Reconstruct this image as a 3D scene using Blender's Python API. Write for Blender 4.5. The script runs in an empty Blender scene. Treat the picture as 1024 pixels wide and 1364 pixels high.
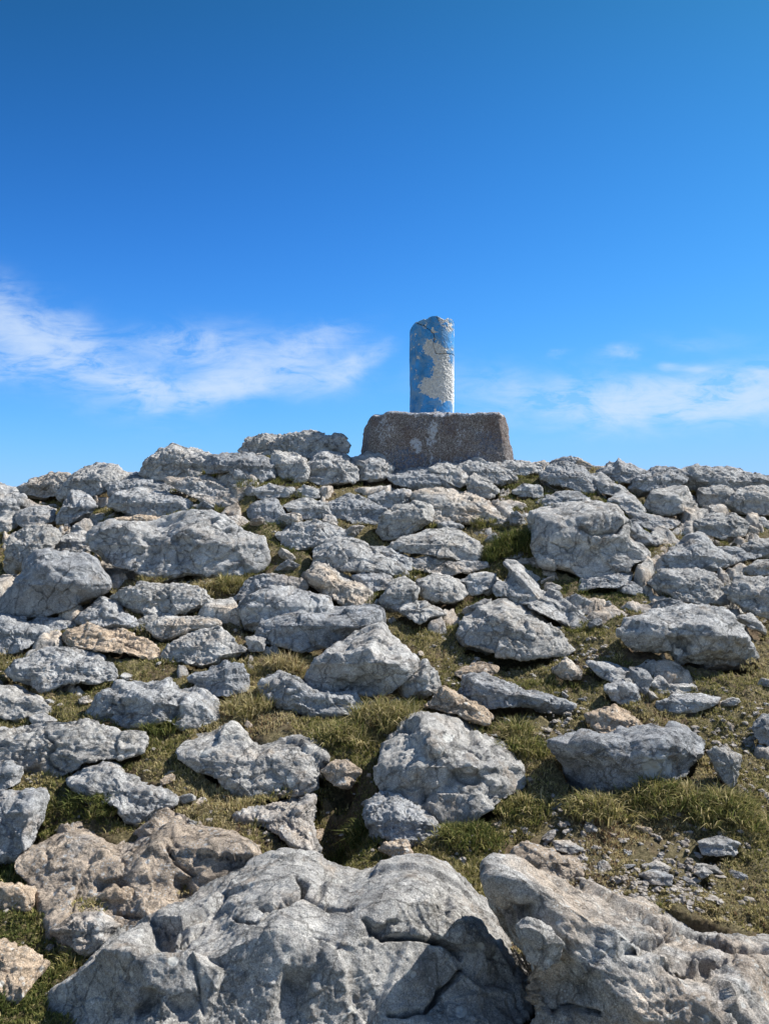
import bpy, bmesh, math, random
import numpy as np
from mathutils import Vector
from mathutils.bvhtree import BVHTree

# ------------------------------------------------------------------ camera, world, sun, exposure
S = bpy.context.scene
C = S.collection
F = 1030.0                      # focal length in photo pixels (photo 1024 x 1364)
cam_d = bpy.data.cameras.new('camera'); cam = bpy.data.objects.new('camera', cam_d); C.objects.link(cam)
cam_d.sensor_fit = 'VERTICAL'; cam_d.sensor_height = 24; cam_d.lens = 24 * F / 1364
cam_d.clip_start = 0.05; cam_d.clip_end = 5000
cam.location = (0, 0, 0); cam.rotation_euler = (math.radians(90), 0, 0)
S.camera = cam
S.render.resolution_x = 768; S.render.resolution_y = 1024
S.view_settings.view_transform = 'Standard'; S.view_settings.look = 'None'
S.view_settings.exposure = 0.75; S.view_settings.gamma = 1

SUN_AZ = math.radians(66)       # to the right of the viewing direction
SUN_EL = math.radians(46)
sun_dir = Vector((math.sin(SUN_AZ)*math.cos(SUN_EL), math.cos(SUN_AZ)*math.cos(SUN_EL), math.sin(SUN_EL)))
sl = bpy.data.lights.new('sun', 'SUN'); sl.energy = 5.0; sl.angle = math.radians(0.53); sl.color = (1, 0.955, 0.885)
so = bpy.data.objects.new('sun', sl); C.objects.link(so); so.location = (6, 3, 8)
so.rotation_euler = sun_dir.to_track_quat('Z', 'Y').to_euler()

W = bpy.data.worlds.new('World'); S.world = W; W.use_nodes = True
nt = W.node_tree; nt.nodes.clear()
def wn(t, **k):
    n = nt.nodes.new(t)
    for a, b in k.items(): setattr(n, a, b)
    return n
def wm(op, a, b=None, c=None, clamp=False):
    n = wn('ShaderNodeMath', operation=op, use_clamp=clamp)
    for i, v in enumerate((a, b, c)):
        if v is None: continue
        if isinstance(v, (int, float)): n.inputs[i].default_value = v
        else: nt.links.new(v, n.inputs[i])
    return n.outputs[0]
sky = wn('ShaderNodeTexSky', sky_type='NISHITA'); sky.sun_disc = False
sky.sun_elevation = SUN_EL; sky.sun_rotation = SUN_AZ
sky.altitude = 900; sky.air_density = 1.0; sky.dust_density = 0.25; sky.ozone_density = 1.6
tc = wn('ShaderNodeTexCoord')
sep = wn('ShaderNodeSeparateXYZ'); nt.links.new(tc.outputs['Generated'], sep.inputs[0])
yy = wm('MAXIMUM', wm('ABSOLUTE', sep.outputs[1]), 0.05)
U = wm('DIVIDE', sep.outputs[0], yy); V = wm('DIVIDE', sep.outputs[2], yy)
# cirrus: soft patches in directions of the sky, broken up by stretched noise
cmb = wn('ShaderNodeCombineXYZ'); nt.links.new(U, cmb.inputs[0]); nt.links.new(V, cmb.inputs[1])
def cnoise(scale, sx, sy, rot, det, dist, rough=0.6, off=0.0):
    mp = wn('ShaderNodeMapping'); mp.inputs['Scale'].default_value = (sx, sy, 1); mp.inputs['Rotation'].default_value = (0, 0, math.radians(rot))
    mp.inputs['Location'].default_value = (off, off, 0)
    nt.links.new(cmb.outputs[0], mp.inputs[0])
    n = wn('ShaderNodeTexNoise'); n.inputs['Scale'].default_value = scale; n.inputs['Detail'].default_value = det
    n.inputs['Roughness'].default_value = rough; n.inputs['Distortion'].default_value = dist
    nt.links.new(mp.outputs[0], n.inputs[0]); return n
warp = cnoise(5, 1, 1.6, 0, 4, 0.3, 0.55, 3.1)
wsep = wn('ShaderNodeSeparateXYZ'); nt.links.new(warp.outputs['Color'], wsep.inputs[0])
Uw = wm('MULTIPLY_ADD', wm('SUBTRACT', wsep.outputs[0], 0.5), 0.10, U)
Vw = wm('MULTIPLY_ADD', wm('SUBTRACT', wsep.outputs[1], 0.5), 0.075, V)
BL = [(15,430,90,30,24,.75),(95,474,105,36,24,.8),(20,485,60,22,0,.55),(185,517,48,14,14,1.3),(250,455,55,20,5,.62),(335,484,80,26,8,.5),
      (302,520,55,15,0,1.9),(385,500,60,18,0,.45),(412,470,45,15,-20,.62),(462,490,34,9,-28,.8),(205,545,40,5,0,.3),
      (930,537,150,22,-3,.95),(830,534,130,18,6,.5),(1020,522,100,24,-4,1.1),(815,478,20,6,0,.6),(742,470,9,4,0,.4),(885,491,16,4,0,.5),(925,494,18,5,0,.5),(760,525,140,24,8,.3),(930,460,60,10,0,.12)]
tot = None
for (px, py, rx, ry, ang, amp) in BL:
    u0 = (px-512)/F; v0 = (682-py)/F; a = math.radians(-ang)
    du = wm('SUBTRACT', Uw, u0); dv = wm('SUBTRACT', Vw, v0)
    p = wm('MULTIPLY', wm('ADD', wm('MULTIPLY', du, math.cos(a)), wm('MULTIPLY', dv, math.sin(a))), F/rx)
    q = wm('MULTIPLY', wm('SUBTRACT', wm('MULTIPLY', dv, math.cos(a)), wm('MULTIPLY', du, math.sin(a))), F/ry)
    r2 = wm('ADD', wm('MULTIPLY', p, p), wm('MULTIPLY', q, q))
    g = wm('MULTIPLY', wm('EXPONENT', wm('MULTIPLY', r2, -0.8)), amp)
    tot = g if tot is None else wm('ADD', tot, g)
fine = cnoise(14, 0.7, 1.6, 25, 8, 0.8, 0.62, 0.7)
fine2 = cnoise(34, 0.5, 1.9, 38, 9, 1.2, 0.66, 4.7)
tex = wm('ADD', wm('MULTIPLY_ADD', fine.outputs['Fac'], 3.6, -1.2), wm('MULTIPLY_ADD', fine2.outputs['Fac'], 2.2, -1.05))
dens = wm('MULTIPLY', tot, wm('MAXIMUM', tex, 0.12))
dens = wm('MULTIPLY', wm('SUBTRACT', 1.0, wm('EXPONENT', wm('MULTIPLY', dens, -1.35))), 0.80)
sc = wn('ShaderNodeSeparateColor'); nt.links.new(sky.outputs[0], sc.inputs[0])
cc = wn('ShaderNodeCombineColor')      # clear deep blue sky: grade each channel of the sky model, most ahead of the camera
EX = 2**-S.view_settings.exposure/.12
Vc = wm('MINIMUM', wm('MAXIMUM', V, 0.0), 0.8)
rr_ = wm('MULTIPLY', wm('SUBTRACT', 1.0, wm('EXPONENT', wm('MULTIPLY', wm('POWER', sc.outputs[0], 1.9), -.053))), .32)
gg_ = wm('MULTIPLY', wm('SUBTRACT', 1.0, wm('EXPONENT', wm('MULTIPLY', wm('POWER', sc.outputs[1], 1.9), -.083))), .60)
bb_ = wm('MULTIPLY', wm('SUBTRACT', 1.0, wm('EXPONENT', wm('MULTIPLY', wm('MULTIPLY', wm('POWER', sc.outputs[2], 1.6), wm('EXPONENT', wm('MULTIPLY', Vc, -1.6))), -.175))), 1.15)
hz = wm('EXPONENT', wm('MULTIPLY', Vc, -8.0))
rr_ = wm('MULTIPLY_ADD', hz, .085, rr_); gg_ = wm('MULTIPLY_ADD', hz, .085, gg_)
rear_fill = wn('ShaderNodeMapRange', interpolation_type='SMOOTHSTEP'); nt.links.new(sep.outputs[1], rear_fill.inputs[0])  # unseen sky behind the camera, toned to set fill light on shaded faces
rear_fill.inputs[1].default_value = .5; rear_fill.inputs[2].default_value = -.2
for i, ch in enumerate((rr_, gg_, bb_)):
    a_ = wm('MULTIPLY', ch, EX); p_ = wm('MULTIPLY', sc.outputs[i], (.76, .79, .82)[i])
    nt.links.new(wm('MULTIPLY_ADD', wm('SUBTRACT', p_, a_), rear_fill.outputs[0], a_), cc.inputs[i])
mx = wn('ShaderNodeMix', data_type='RGBA'); nt.links.new(dens, mx.inputs[0]); nt.links.new(cc.outputs[0], mx.inputs[6])
mx.inputs[7].default_value = (.70*EX, .83*EX, 1.0*EX, 1)
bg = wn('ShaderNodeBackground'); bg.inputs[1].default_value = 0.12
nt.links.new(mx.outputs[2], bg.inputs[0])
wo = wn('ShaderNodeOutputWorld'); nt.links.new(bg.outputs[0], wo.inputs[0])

# ------------------------------------------------------------------ noise (numpy)
_r = np.random.RandomState(7)
LAT = _r.rand(64, 64, 64).astype(np.float32)
CJ = _r.rand(32, 32, 32, 3).astype(np.float32)
CR = _r.rand(32, 32, 32).astype(np.float32)
CG = (_r.rand(32, 32, 32, 3).astype(np.float32) - .5)
_q, _ = np.linalg.qr(_r.normal(size=(3, 3))); ROT = _q.astype(np.float64)
def vnoise(p):                       # value noise, -1..1 (lattice turned away from the world axes)
    p = p @ ROT
    i = np.floor(p).astype(np.int32); f = (p - i).astype(np.float32); w = f*f*f*(f*(f*6-15)+10)
    i0 = i & 63; i1 = (i + 1) & 63
    x0, y0, z0 = i0.T; x1, y1, z1 = i1.T; wx, wy, wz = w.T
    a = LAT[x0, y0, z0]*(1-wx) + LAT[x1, y0, z0]*wx; b = LAT[x0, y1, z0]*(1-wx) + LAT[x1, y1, z0]*wx
    c = LAT[x0, y0, z1]*(1-wx) + LAT[x1, y0, z1]*wx; d = LAT[x0, y1, z1]*(1-wx) + LAT[x1, y1, z1]*wx
    return ((a*(1-wy) + b*wy)*(1-wz) + (c*(1-wy) + d*wy)*wz)*2 - 1
def fbm(p, octs=4, gain=0.5):
    s = 0; a = 1.0; q = p
    for k in range(octs):
        s = s + a*vnoise(q); a *= gain; q = (q @ ROT.T)*2.03 + 11.7
    return s
def ridged(p, octs=3, gain=0.5):
    s = 0; a = 1.0; q = p
    for k in range(octs):
        s = s + a*(1 - 2*np.abs(vnoise(q))); a *= gain; q = (q @ ROT)*2.1 + 5.3
    return s
def worley(p):                       # F2-F1, random of nearest cell, tilt of nearest cell
    p = p @ ROT.T; b = np.floor(p - 0.5).astype(np.int32)
    n = len(p); f1 = np.full(n, 9, np.float32); f2 = f1.copy(); rr = np.zeros(n, np.float32); tt = np.zeros(n, np.float32)
    for dx in (0, 1):
        for dy in (0, 1):
            for dz in (0, 1):
                c = b + np.array((dx, dy, dz)); m = c & 31
                j = CJ[m[:, 0], m[:, 1], m[:, 2]]*0.6 + 0.2
                e = p - (c + j); d = np.sqrt((e*e).sum(1)).astype(np.float32)
                k = d < f1
                f2 = np.where(k, f1, np.minimum(f2, d)); f1 = np.where(k, d, f1)
                rr = np.where(k, CR[m[:, 0], m[:, 1], m[:, 2]], rr)
                tt = np.where(k, (e*CG[m[:, 0], m[:, 1], m[:, 2]]).sum(1), tt)
    return f2 - f1, rr, tt
def sstep(a, b, x):
    t = np.clip((x-a)/(b-a), 0, 1); return t*t*(3-2*t)

# ------------------------------------------------------------------ the hill
PY = np.array([-400, -60, -3, 0, 1.4, 2.2, 3.0, 3.7, 4.8, 5.7, 6.5, 7.3, 8.0, 9.0, 10.5, 14, 30, 90, 400, 3000.])
PZ = np.array([-90, -20, -2.3, -1.75, -1.55, -1.456, -1.36, -1.14, -.785, -.38, .02, .42, .505, .42, .15, -.9, -7, -35, -110, -400.])
def ground(x, y, rough=False):
    x = np.asarray(x, float); y = np.asarray(y, float)
    z = np.zeros(np.broadcast(x, y).shape)
    for o, wt in ((-.35, .2), (-.15, .3), (.15, .3), (.35, .2)): z = z + wt*np.interp(y + o, PY, PZ)
    near = np.exp(-((y-7.4)/2.6)**2)
    z = z - 0.30*near*sstep(.9, 3.8, -x) - 0.17*near*sstep(1.5, 3.6, x)
    z = z - 0.0022*np.maximum(np.abs(x)-5, 0)**1.7*np.exp(-np.abs(x)/80)
    z = z + 0.12*np.exp(-((x+1.1)/.7)**2 - ((y-7.4)/.7)**2)
    if rough:
        p = np.stack([x, y, z*0], -1).reshape(-1, 3)
        n = 0.04*fbm(p*0.9+3, 3) + 0.022*fbm(p*4+9, 3) + 0.012*ridged(p*14, 3) - .012 + .008*vnoise(p*60)
        n -= .22*np.exp(-((p[:, 0]+.21)/.13)**2 - ((p[:, 1]-3.25)/.22)**2)
        far = np.clip(np.hypot(x, y-4).reshape(-1)/12, 1, 60)
        z = z + ((n-0.02)*1.0*far**0.8).reshape(z.shape)
    return z
def ground_hit(px, py):              # where the ray through a photo pixel meets the smooth hill
    t = np.arange(1.3, 7.9, 0.01); x = (px-512)/F*t; z = (682-py)/F*t
    g = ground(x, t)
    k = np.nonzero(z <= g)[0]
    d = t[k[0]] if len(k) else 7.75
    return float(d)
# ------------------------------------------------------------------ rocks: outline corners, one frame of reference per group
CROPS = {'A': (0, 560, 2.56), 'B': (300, 560, 2.56), 'C': (624, 590, 2.56), 'D': (0, 820, 2.56), 'E': (300, 820, 2.56),
         'F': (624, 850, 2.56), 'G': (0, 1064, 2.56), 'H': (200, 1100, 2.415), 'I': (600, 1100, 2.415), 'P': (0, 0, 1.0)}
# group, name, label, outline, options (l = lean along the slope, t = thickness, w = warm stone, p = edge sharpness)
ROCKS = [
('A','rock','pale rock cut off by the left edge of the photo at the skyline','-60,230 0,212 50,235 90,265 60,300 40,340 0,350 -60,350',{}),
('A','rock','low knobbly brownish rock, the leftmost whole one against the sky','65,225 130,195 185,178 240,182 245,205 200,250 150,262 70,250',{'w':.5}),
('A','rock','dark rounded rock on the left skyline between the low brownish rock and the sharp peak','205,245 235,205 290,158 340,145 400,155 435,185 410,225 360,240 300,258 200,264',{'l':.3}),
('A','rock','long pale rock running right from the dark rounded skyline rock','370,215 430,178 500,185 600,220 610,245 560,240 470,252 380,262',{'l':.6}),
('A','rock','peaked grey rock on the skyline with a tuft of grass at its left foot','485,180 510,130 560,95 590,78 640,95 720,120 735,150 690,178 640,205 560,198 480,187',{'l':.3}),
('A','rock','rough grey rock below the long pale skyline rock, with reddish lichen','375,290 400,250 480,235 560,245 640,270 665,300 620,315 560,327 480,322 420,307',{'l':.4}),
('A','rock','small dark pointed rock standing alone left of the reddish lichen rock','190,330 225,270 245,240 290,245 325,290 310,320 250,342 200,352',{'l':.2}),
('A','rock_slab','smooth pale slab below the peaked skyline rock','560,200 620,195 720,190 790,240 800,290 740,292 680,267 620,242',{'l':.8,'w':.3}),
('A','rock_slab','thin flat tan ledge just behind the wide fluted boulder','390,335 480,318 570,325 560,355 460,354 390,352',{'l':.7,'w':.8}),
('A','boulder','wide pale grey boulder with vertical flutes in its face, above brown grass','300,375 350,335 430,345 520,350 590,330 640,312 720,310 800,350 870,400 905,450 900,495 850,507 780,532 700,518 640,512 570,532 500,518 430,497 370,497 340,440',{'l':.45,'t':.7,'dents':[(200,735,14,26,.05),(245,740,10,24,.05),(168,730,9,10,.03),(290,705,12,10,.03)],'k':.8}),
('A','rock','low pale rock touching the left end of the wide fluted boulder','190,430 200,400 280,375 330,400 342,440 250,447 200,447',{'l':.6}),
('A','rock','dark grey rock leaning behind the big rounded boulder at the left edge','20,440 30,400 80,370 130,352 190,370 200,400 170,440 120,455 80,500 40,525 20,480',{'l':.4}),
('A','boulder','big rounded dark grey boulder overhanging at the left edge','-10,640 20,590 70,540 90,480 130,450 200,450 260,447 330,480 365,540 375,580 330,600 250,632 150,662 60,674 -10,662',{'u':.6,'l':.25,'t':.9,'k':.5}),
('A','rock','small knob of rock perched behind the shoulder of the big rounded boulder','88,470 100,442 130,435 165,452 150,510 100,515',{'l':.2}),
('A','rock','dark wedge shaped rock under the right end of the big rounded boulder','260,690 300,640 350,603 400,620 420,660 500,702 480,717 400,707 330,702',{'l':.5}),
('A','rock','pale rock with a dark hollow, in the brown grass under the wide fluted boulder','380,590 470,560 560,562 640,565 710,590 725,630 660,652 560,667 490,662 430,632',{'l':.4,'dents':[(213,800,10,14,.05)]}),
('A','rock','low brownish rock between the hollowed rock and the smooth pale rock below it','510,700 560,670 650,668 740,680 750,700 640,722 560,747 520,727',{'l':.5,'w':.7}),
('D','rock','smooth pale rock with a dark pit, right of the long tan slab','565,130 600,85 680,45 740,40 790,70 830,115 790,142 690,167 610,152 570,142',{'l':.6,'dents':[(282,845,5,7,.03)]}),
('D','rock','pale rock cut off by the left edge, level with the long tan slab','-50,5 0,-5 60,5 150,35 165,65 110,95 50,122 -50,120',{'l':.6}),
('D','rock_slab','long narrow tan slab sloping down to the right above dark green grass','215,45 300,30 420,55 520,95 565,135 540,150 440,125 330,115 240,105',{'l':.85,'w':1,'t':.5}),
('A','rock','small pale rock at the left end of the crest rocks, below them','850,290 900,270 950,280 985,345 930,347 860,342',{'l':.5}),
('A','rock','knobbly rock among dry grass below the left crest rocks','60,310 120,285 190,300 185,350 110,372 60,352',{'l':.6,'w':.6}),
('A','rock','small pale rock at the left edge above the first grass patch','-50,335 50,310 70,350 20,382 -50,382',{'l':.6}),
('B','rock','dark jagged rock at the left end of the highest crest','50,100 80,60 140,45 190,60 230,90 160,110 100,118',{'l':.55,'k':1.5}),
('B','rock','highest pale jagged rock of the crest, ending in a square shoulder','150,110 200,50 260,38 320,40 350,55 405,50 412,110 350,125 280,125 200,130',{'l':.7,'k':1.6}),
('B','rock','faceted pale rock at the left foot of the crest','-70,150 -40,118 20,112 90,108 150,130 180,200 130,212 60,192 0,175 -60,185',{'l':.3}),
('B','rock','narrow upright pale rock in the middle of the left crest face','155,150 168,105 230,112 275,135 240,192 190,194',{'l':.2}),
('B','rock','small dark upright rock wedged between the crest face rocks','215,197 240,140 265,130 288,165 278,203 240,208',{'l':.1}),
('B','rock','broad pale rock under the square shoulder of the crest','270,160 330,108 400,112 440,140 455,200 390,212 330,207 280,195',{'l':.3}),
('B','rock_slab','overhanging ledge with a dark gap beneath it, at the foot of the crest','272,200 330,175 400,190 410,214 320,218',{'l':.5}),
('B','rock','dark rugged rock left of the concrete base','430,130 490,105 540,120 572,165 545,192 460,200',{'l':.3}),
('B','rock','pale smooth rock directly below the left corner of the concrete base','555,185 600,155 660,156 740,172 792,215 780,234 700,228 640,228 580,214',{'l':.5}),
('B','rock','cracked pale rock under the middle of the concrete base','690,168 750,138 810,152 832,200 800,227 750,205',{'l':.4}),
('B','rock','dark ragged rock under the right half of the concrete base','800,155 860,128 920,145 960,170 995,200 940,218 870,200 820,180',{'l':.4}),
('B','rock','dark hollow fronted rock below the ragged rock, left of the bare soil','820,205 850,180 900,208 935,240 900,264 850,258 825,235',{'l':.2}),
('C','rock','pale low rock at the right corner of the concrete base','75,75 120,55 180,62 240,72 255,100 200,110 120,100',{'l':.4}),
('B','rock','low pale rock under the left crest face, first of a row','95,245 150,215 230,230 222,262 140,272',{'l':.4}),
('B','rock','low dark rock next in the row under the crest overhang','235,247 270,220 315,235 322,262 260,265',{'l':.4}),
('B','rock','smooth pale tooth of rock left of centre below the crest row','75,305 110,275 180,270 212,345 150,352 85,338',{'l':.4}),
('B','rock','low rough rock joining the pale tooth to the rugged middle rock','200,292 270,265 350,285 372,320 320,337 260,332',{'l':.5}),
('B','rock','rugged pale rock in the middle of the upper slope','340,292 420,250 500,280 552,310 520,347 440,347 370,327',{'l':.5}),
('B','rock','dark diamond shaped rock above the big shaded wedge','485,262 540,240 572,270 582,298 530,294',{'l':.2}),
('B','rock','dark square rock beside the diamond shaped one','550,245 610,233 642,245 622,287 585,300',{'l':.2}),
('B','boulder','big shaded wedge of rock with a smooth dark left face below the pillar','512,375 530,330 570,300 640,272 700,290 700,345 620,392 560,402 525,392',{'l':.15,'t':.8,'k':.6}),
('B','rock_slab','broad warm topped slab with blue grey face running right from the shaded wedge','635,270 650,240 740,233 820,250 900,290 980,352 940,362 870,345 780,345 700,345 660,310',{'l':.6,'w':.5}),
('B','rock','small block under the broad warm topped slab','715,352 760,340 812,360 800,378 740,378',{'l':.2}),
('B','boulder','long humped grey rock left of the dark bush','560,425 640,385 720,370 790,378 850,410 885,450 885,482 830,490 780,468 700,455 600,445',{'l':.5,'k':.7}),
('B','rock','long grey rock with a shaded face above the green hollow','175,395 230,350 310,343 380,362 442,400 400,415 300,432 220,437',{'l':.5}),
('B','boulder','long leaning slab with a dark shaded end, running down right from the green hollow','300,492 310,440 360,405 420,398 500,435 560,475 628,520 605,537 520,510 440,504 360,507',{'l':.5,'t':.7,'k':.6}),
('B','rock_slab','thin pale slab lying along the top of the long leaning slab','470,425 560,436 645,470 632,512 560,478',{'l':.85}),
('B','rock_slab','flat pale slab in the middle of the slope with a dry top','640,470 740,455 860,483 905,497 830,512 740,532 650,505',{'l':.85,'w':.4}),
('B','rock','warm faceted rock behind the pair of smooth boulders','265,522 310,490 370,500 440,550 502,590 480,622 420,632 370,602 300,562',{'l':.5,'w':.5}),
('B','rock','dark backed flat rock left behind the pair of smooth boulders','30,620 60,560 110,530 200,530 272,550 262,590 150,585 60,605',{'l':.5,'w':.3}),
('B','boulder','upper one of the pair of smooth grey boulders left of centre','50,645 80,592 150,570 250,575 330,600 362,645 330,690 200,690 130,700 100,722 65,695',{'l':.35,'k':.5}),
('B','boulder','lower one of the pair of smooth grey boulders left of centre, right end shaded','100,712 150,680 250,652 350,640 450,630 532,640 537,690 500,720 420,747 340,772 290,787 200,767 120,742',{'l':.3,'t':.8,'k':.6}),
('B','rock','low warm rock right of the warm faceted rock','430,530 500,505 560,530 582,560 510,582 450,562',{'l':.6,'w':.5}),
('B','rock','knobbly rock with a shaded left side at the top of the grass gully','525,615 560,555 610,530 657,572 645,612 600,645 540,643',{'l':.2}),
('B','rock','rough speckled rock right of the knobbly gully rock','650,545 720,525 790,540 827,590 780,617 700,612 670,592',{'l':.5}),
('B','rock','small pale rock at the foot of the knobbly gully rock','590,645 650,610 720,640 752,662 700,672 660,692 620,665',{'l':.6}),
('B','rock','low pale rock on the upper right of the grass gully','790,548 860,525 922,520 912,572 850,592',{'l':.6}),
('C','rock','pale pyramid shaped rock on the skyline, nearest right of the pillar','245,118 275,80 330,65 390,85 420,118 437,152 400,167 350,152 280,137',{'l':.3}),
('C','rock','sharp pointed rock making the highest tip of the right skyline','442,105 480,75 510,52 550,75 607,97 595,125 530,132 490,135',{'l':.2}),
('C','rock','grey rock right below the sharp skyline tip','545,155 570,115 630,85 700,90 740,118 715,152 640,155 570,182',{'l':.3}),
('C','boulder','smooth rounded pale rock under the right skyline rocks','598,217 620,165 690,150 740,150 762,200 742,232 660,242',{'l':.2,'k':.6}),
('C','rock','long rugged rock forming the far right skyline','700,92 760,80 830,80 900,85 960,100 1024,118 1070,130 1070,190 1000,180 930,185 850,165 770,160',{'l':.3,'k':1.2}),
('C','rock','dark cleft rock at the foot of the far right skyline','780,212 780,160 830,130 890,150 902,190 850,214',{'l':.2}),
('C','boulder','broad grey rock at the right edge below the far skyline','880,205 920,155 990,148 1070,155 1070,235 980,242 910,234',{'l':.25}),
('C','rock','dark low rock between the pyramid rock and the sharp tip','408,115 450,100 482,130 542,160 530,185 450,168',{'l':.4}),
('C','rock','small dark rock at the top of the bare soil below the concrete base','148,165 190,138 250,148 250,187 170,184',{'l':.3}),
('C','rock','flat rock on top of the cracked bulky boulder, behind it','235,200 300,165 400,168 405,200 330,218 260,218',{'l':.6}),
('C','rock','pointed grey rock left of the smooth rounded pale rock','468,200 520,160 562,180 602,232 540,236',{'l':.3}),
('C','boulder','bulky cracked grey boulder right of the dark bush','222,335 215,240 290,213 400,198 500,215 545,270 540,320 605,370 612,392 560,402 500,442 400,457 330,422 270,407 230,382',{'l':.3,'t':.8,'k':.8,'cracks':[([(775,703),(790,712),(820,710),(838,695)],1.6,.06),([(732,722),(750,730),(762,736)],1.2,.03)]}),
('C','rock','small tilted block at the right shoulder of the bulky cracked boulder','540,285 570,272 612,308 642,350 600,357 560,335',{'l':.4}),
('C','rock','steep grey pyramid of rock with a pale right side, right of the bulky boulder','638,428 690,360 750,315 790,306 840,350 885,382 922,402 870,417 800,442 700,434',{'l':.2,'k':.8}),
('C','rock','broken ledge under the steep grey pyramid','618,480 640,430 780,428 835,445 862,500 882,542 800,544 700,530 640,500',{'l':.5,'k':1.3}),
('C','rock','wide grey rock in dry grass below the right skyline','768,275 820,245 900,243 952,275 935,312 860,322 790,304',{'l':.4}),
('C','rock_slab','thin pale slab right of the steep grey pyramid','840,352 930,358 1002,385 930,402 880,394',{'l':.8}),
('C','rock','grey rock at the right edge above the dry ledge','928,355 960,330 1060,328 1070,387 1000,388',{'l':.4}),
('C','rock','low rounded rock at the right edge below the dry ledge','928,435 980,400 1060,398 1070,445 960,450',{'l':.4}),
('C','boulder','long dark rock cut off by the right edge, behind the big ribbed boulder','862,492 920,460 1070,465 1070,605 980,585 900,535',{'l':.4,'k':1.2}),
('C','rock','small pale rock just right of the top of the big ribbed boulder','908,592 960,580 1012,630 1012,652 950,624',{'l':.4}),
('C','boulder','big ribbed boulder standing on grass on the right, with a shaded notch at its left','515,655 560,600 640,575 740,551 850,558 900,580 918,610 962,680 1002,747 930,768 860,758 780,748 720,738 640,705 540,698',{'u':.6,'l':.25,'t':.9,'k':.9,'dents':[(905,862,16,10,.10)]}),
('C','rock_slab','pale rib of rock with a bright worn edge, slanting down right beside green grass','80,505 130,440 118,402 170,408 222,458 262,500 330,538 392,578 452,627 360,624 270,585 180,545 100,532',{'l':.7,'t':.5,'k':.6}),
('C','rock','low pale rock left of the worn slanting rib','-30,490 0,450 60,440 112,470 70,515 0,512',{'l':.6}),
('C','boulder','dark fronted shelf of rock above the grass, centre right','-25,690 -20,600 30,552 110,537 200,563 272,620 332,670 372,712 290,717 200,724 100,714',{'l':.35,'t':.8,'k':.9}),
('C','rock_slab','flat pale slab between two green patches left of the broken ledge','358,502 400,460 480,440 547,430 550,470 510,492 440,490',{'l':.8}),
('F','rock','small pointed pale stone standing in grass left of the chain of rocks','285,112 330,65 382,108 382,137 320,134',{'l':.2,'w':.4}),
('F','rock_slab','narrow slab at the start of the chain of rocks','398,75 470,80 572,118 560,157 500,152 430,112',{'l':.7}),
('C','rock','low mottled slab behind the bulky cracked boulder, right side','532,232 600,240 722,265 700,287 620,292 560,274',{'l':.7,'w':.3}),
('D','rock_slab','wide low white grey slab at the left with green grass under its right end','15,195 60,150 150,115 230,110 310,130 390,172 400,217 330,224 240,220 150,252 90,222 30,210',{'l':.7,'t':.6}),
('D','rock','pale rock at the left edge under the wide low slab','-60,320 -60,240 0,237 60,240 130,280 198,330 160,347 100,345 40,350',{'l':.7}),
('D','rock','rock with two humps and a dark dip between, in the grass left of centre','295,350 340,300 390,222 450,230 500,238 580,215 612,240 700,255 740,308 752,347 690,367 620,377 560,350 500,362 430,372 370,352',{'l':.5,'k':.9,'dents':[(232,945,7,13,.05),(160,945,14,8,.05)]}),
('D','rock','small angular rock lying in grass above the two humped rock','638,212 700,188 770,153 832,165 848,210 842,252 780,267 720,267 680,238',{'l':.3}),
('E','rock','dark low rock in the shadow of the grey boulder on the grass bank','125,222 190,185 260,230 330,258 440,270 482,330 440,347 330,342 230,322 150,292',{'l':.5}),
('D','rock_slab','large broken slab at the left edge with cracks and a dark step','-60,480 -50,405 60,385 170,368 300,363 400,388 505,420 468,478 400,486 330,470 290,505 200,542 100,557 60,530 -50,545',{'l':.75,'t':.6,'k':1.3,'dents':[(40,1030,20,5,.05)],'cracks':[([(60,975),(75,995),(60,1010),(85,1030)],1.6,.04)]}),
('D','rock','small pale rock at the left edge below the broken slab','-60,592 -60,510 30,498 77,522 62,572 0,597',{'l':.5}),
('D','boulder','speckled grey rock cut off by the left edge, with grass on its right','-60,830 -60,612 60,595 152,600 158,660 112,760 50,825 0,840',{'l':.65}),
('D','rock','pale stone with a bright knobbly right end, lying across the grass on the left','232,567 300,520 370,500 430,533 520,580 608,625 565,652 578,682 500,702 440,684 400,650 320,625',{'l':.6,'k':1.1}),
('D','boulder','broad pale grey slab with white lichen spots, left of the dark hollow','595,455 660,420 740,380 800,368 850,418 900,440 1000,418 1075,430 1102,478 1082,530 1087,592 968,602 848,625 760,575 735,540 670,515 620,485',{'lichen':[(350,1040,5),(386,1041,6),(272,1004,7),(300,975,3)],'l':.7,'t':.6,'k':.8}),
('E','rock_slab','crumbling low slab with dry grass around it, below the broad lichen spotted slab','28,702 60,670 160,648 250,622 315,608 290,650 305,760 315,797 230,775 150,720 80,705',{'l':.9,'w':.5,'k':1.3}),
('D','rock','small pale rock between two slabs on the left','105,348 150,333 195,355 150,388 115,380',{'l':.6}),
('G','boulder','huge warm tan slab in the lower left, cracked with small pockets of dry plants','45,215 100,168 190,110 260,93 330,108 380,138 470,128 560,70 600,43 660,80 720,108 820,138 862,190 902,212 860,260 760,320 700,370 600,420 560,430 500,470 420,490 300,520 230,507 175,470 110,400 130,330 85,270',{'l':.88,'t':.45,'w':1,'k':.7,'cracks':[([(60,1095),(130,1100),(200,1112)],1.2,.03),([(222,1128),(232,1150),(262,1165)],1.8,.05),([(150,1215),(170,1220),(195,1222),(222,1214)],1.8,.05),([(250,1132),(290,1138),(330,1145)],1.5,.04)],'dents':[(150,1177,18,7,.04),(245,1180,14,14,.05)]}),
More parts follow.
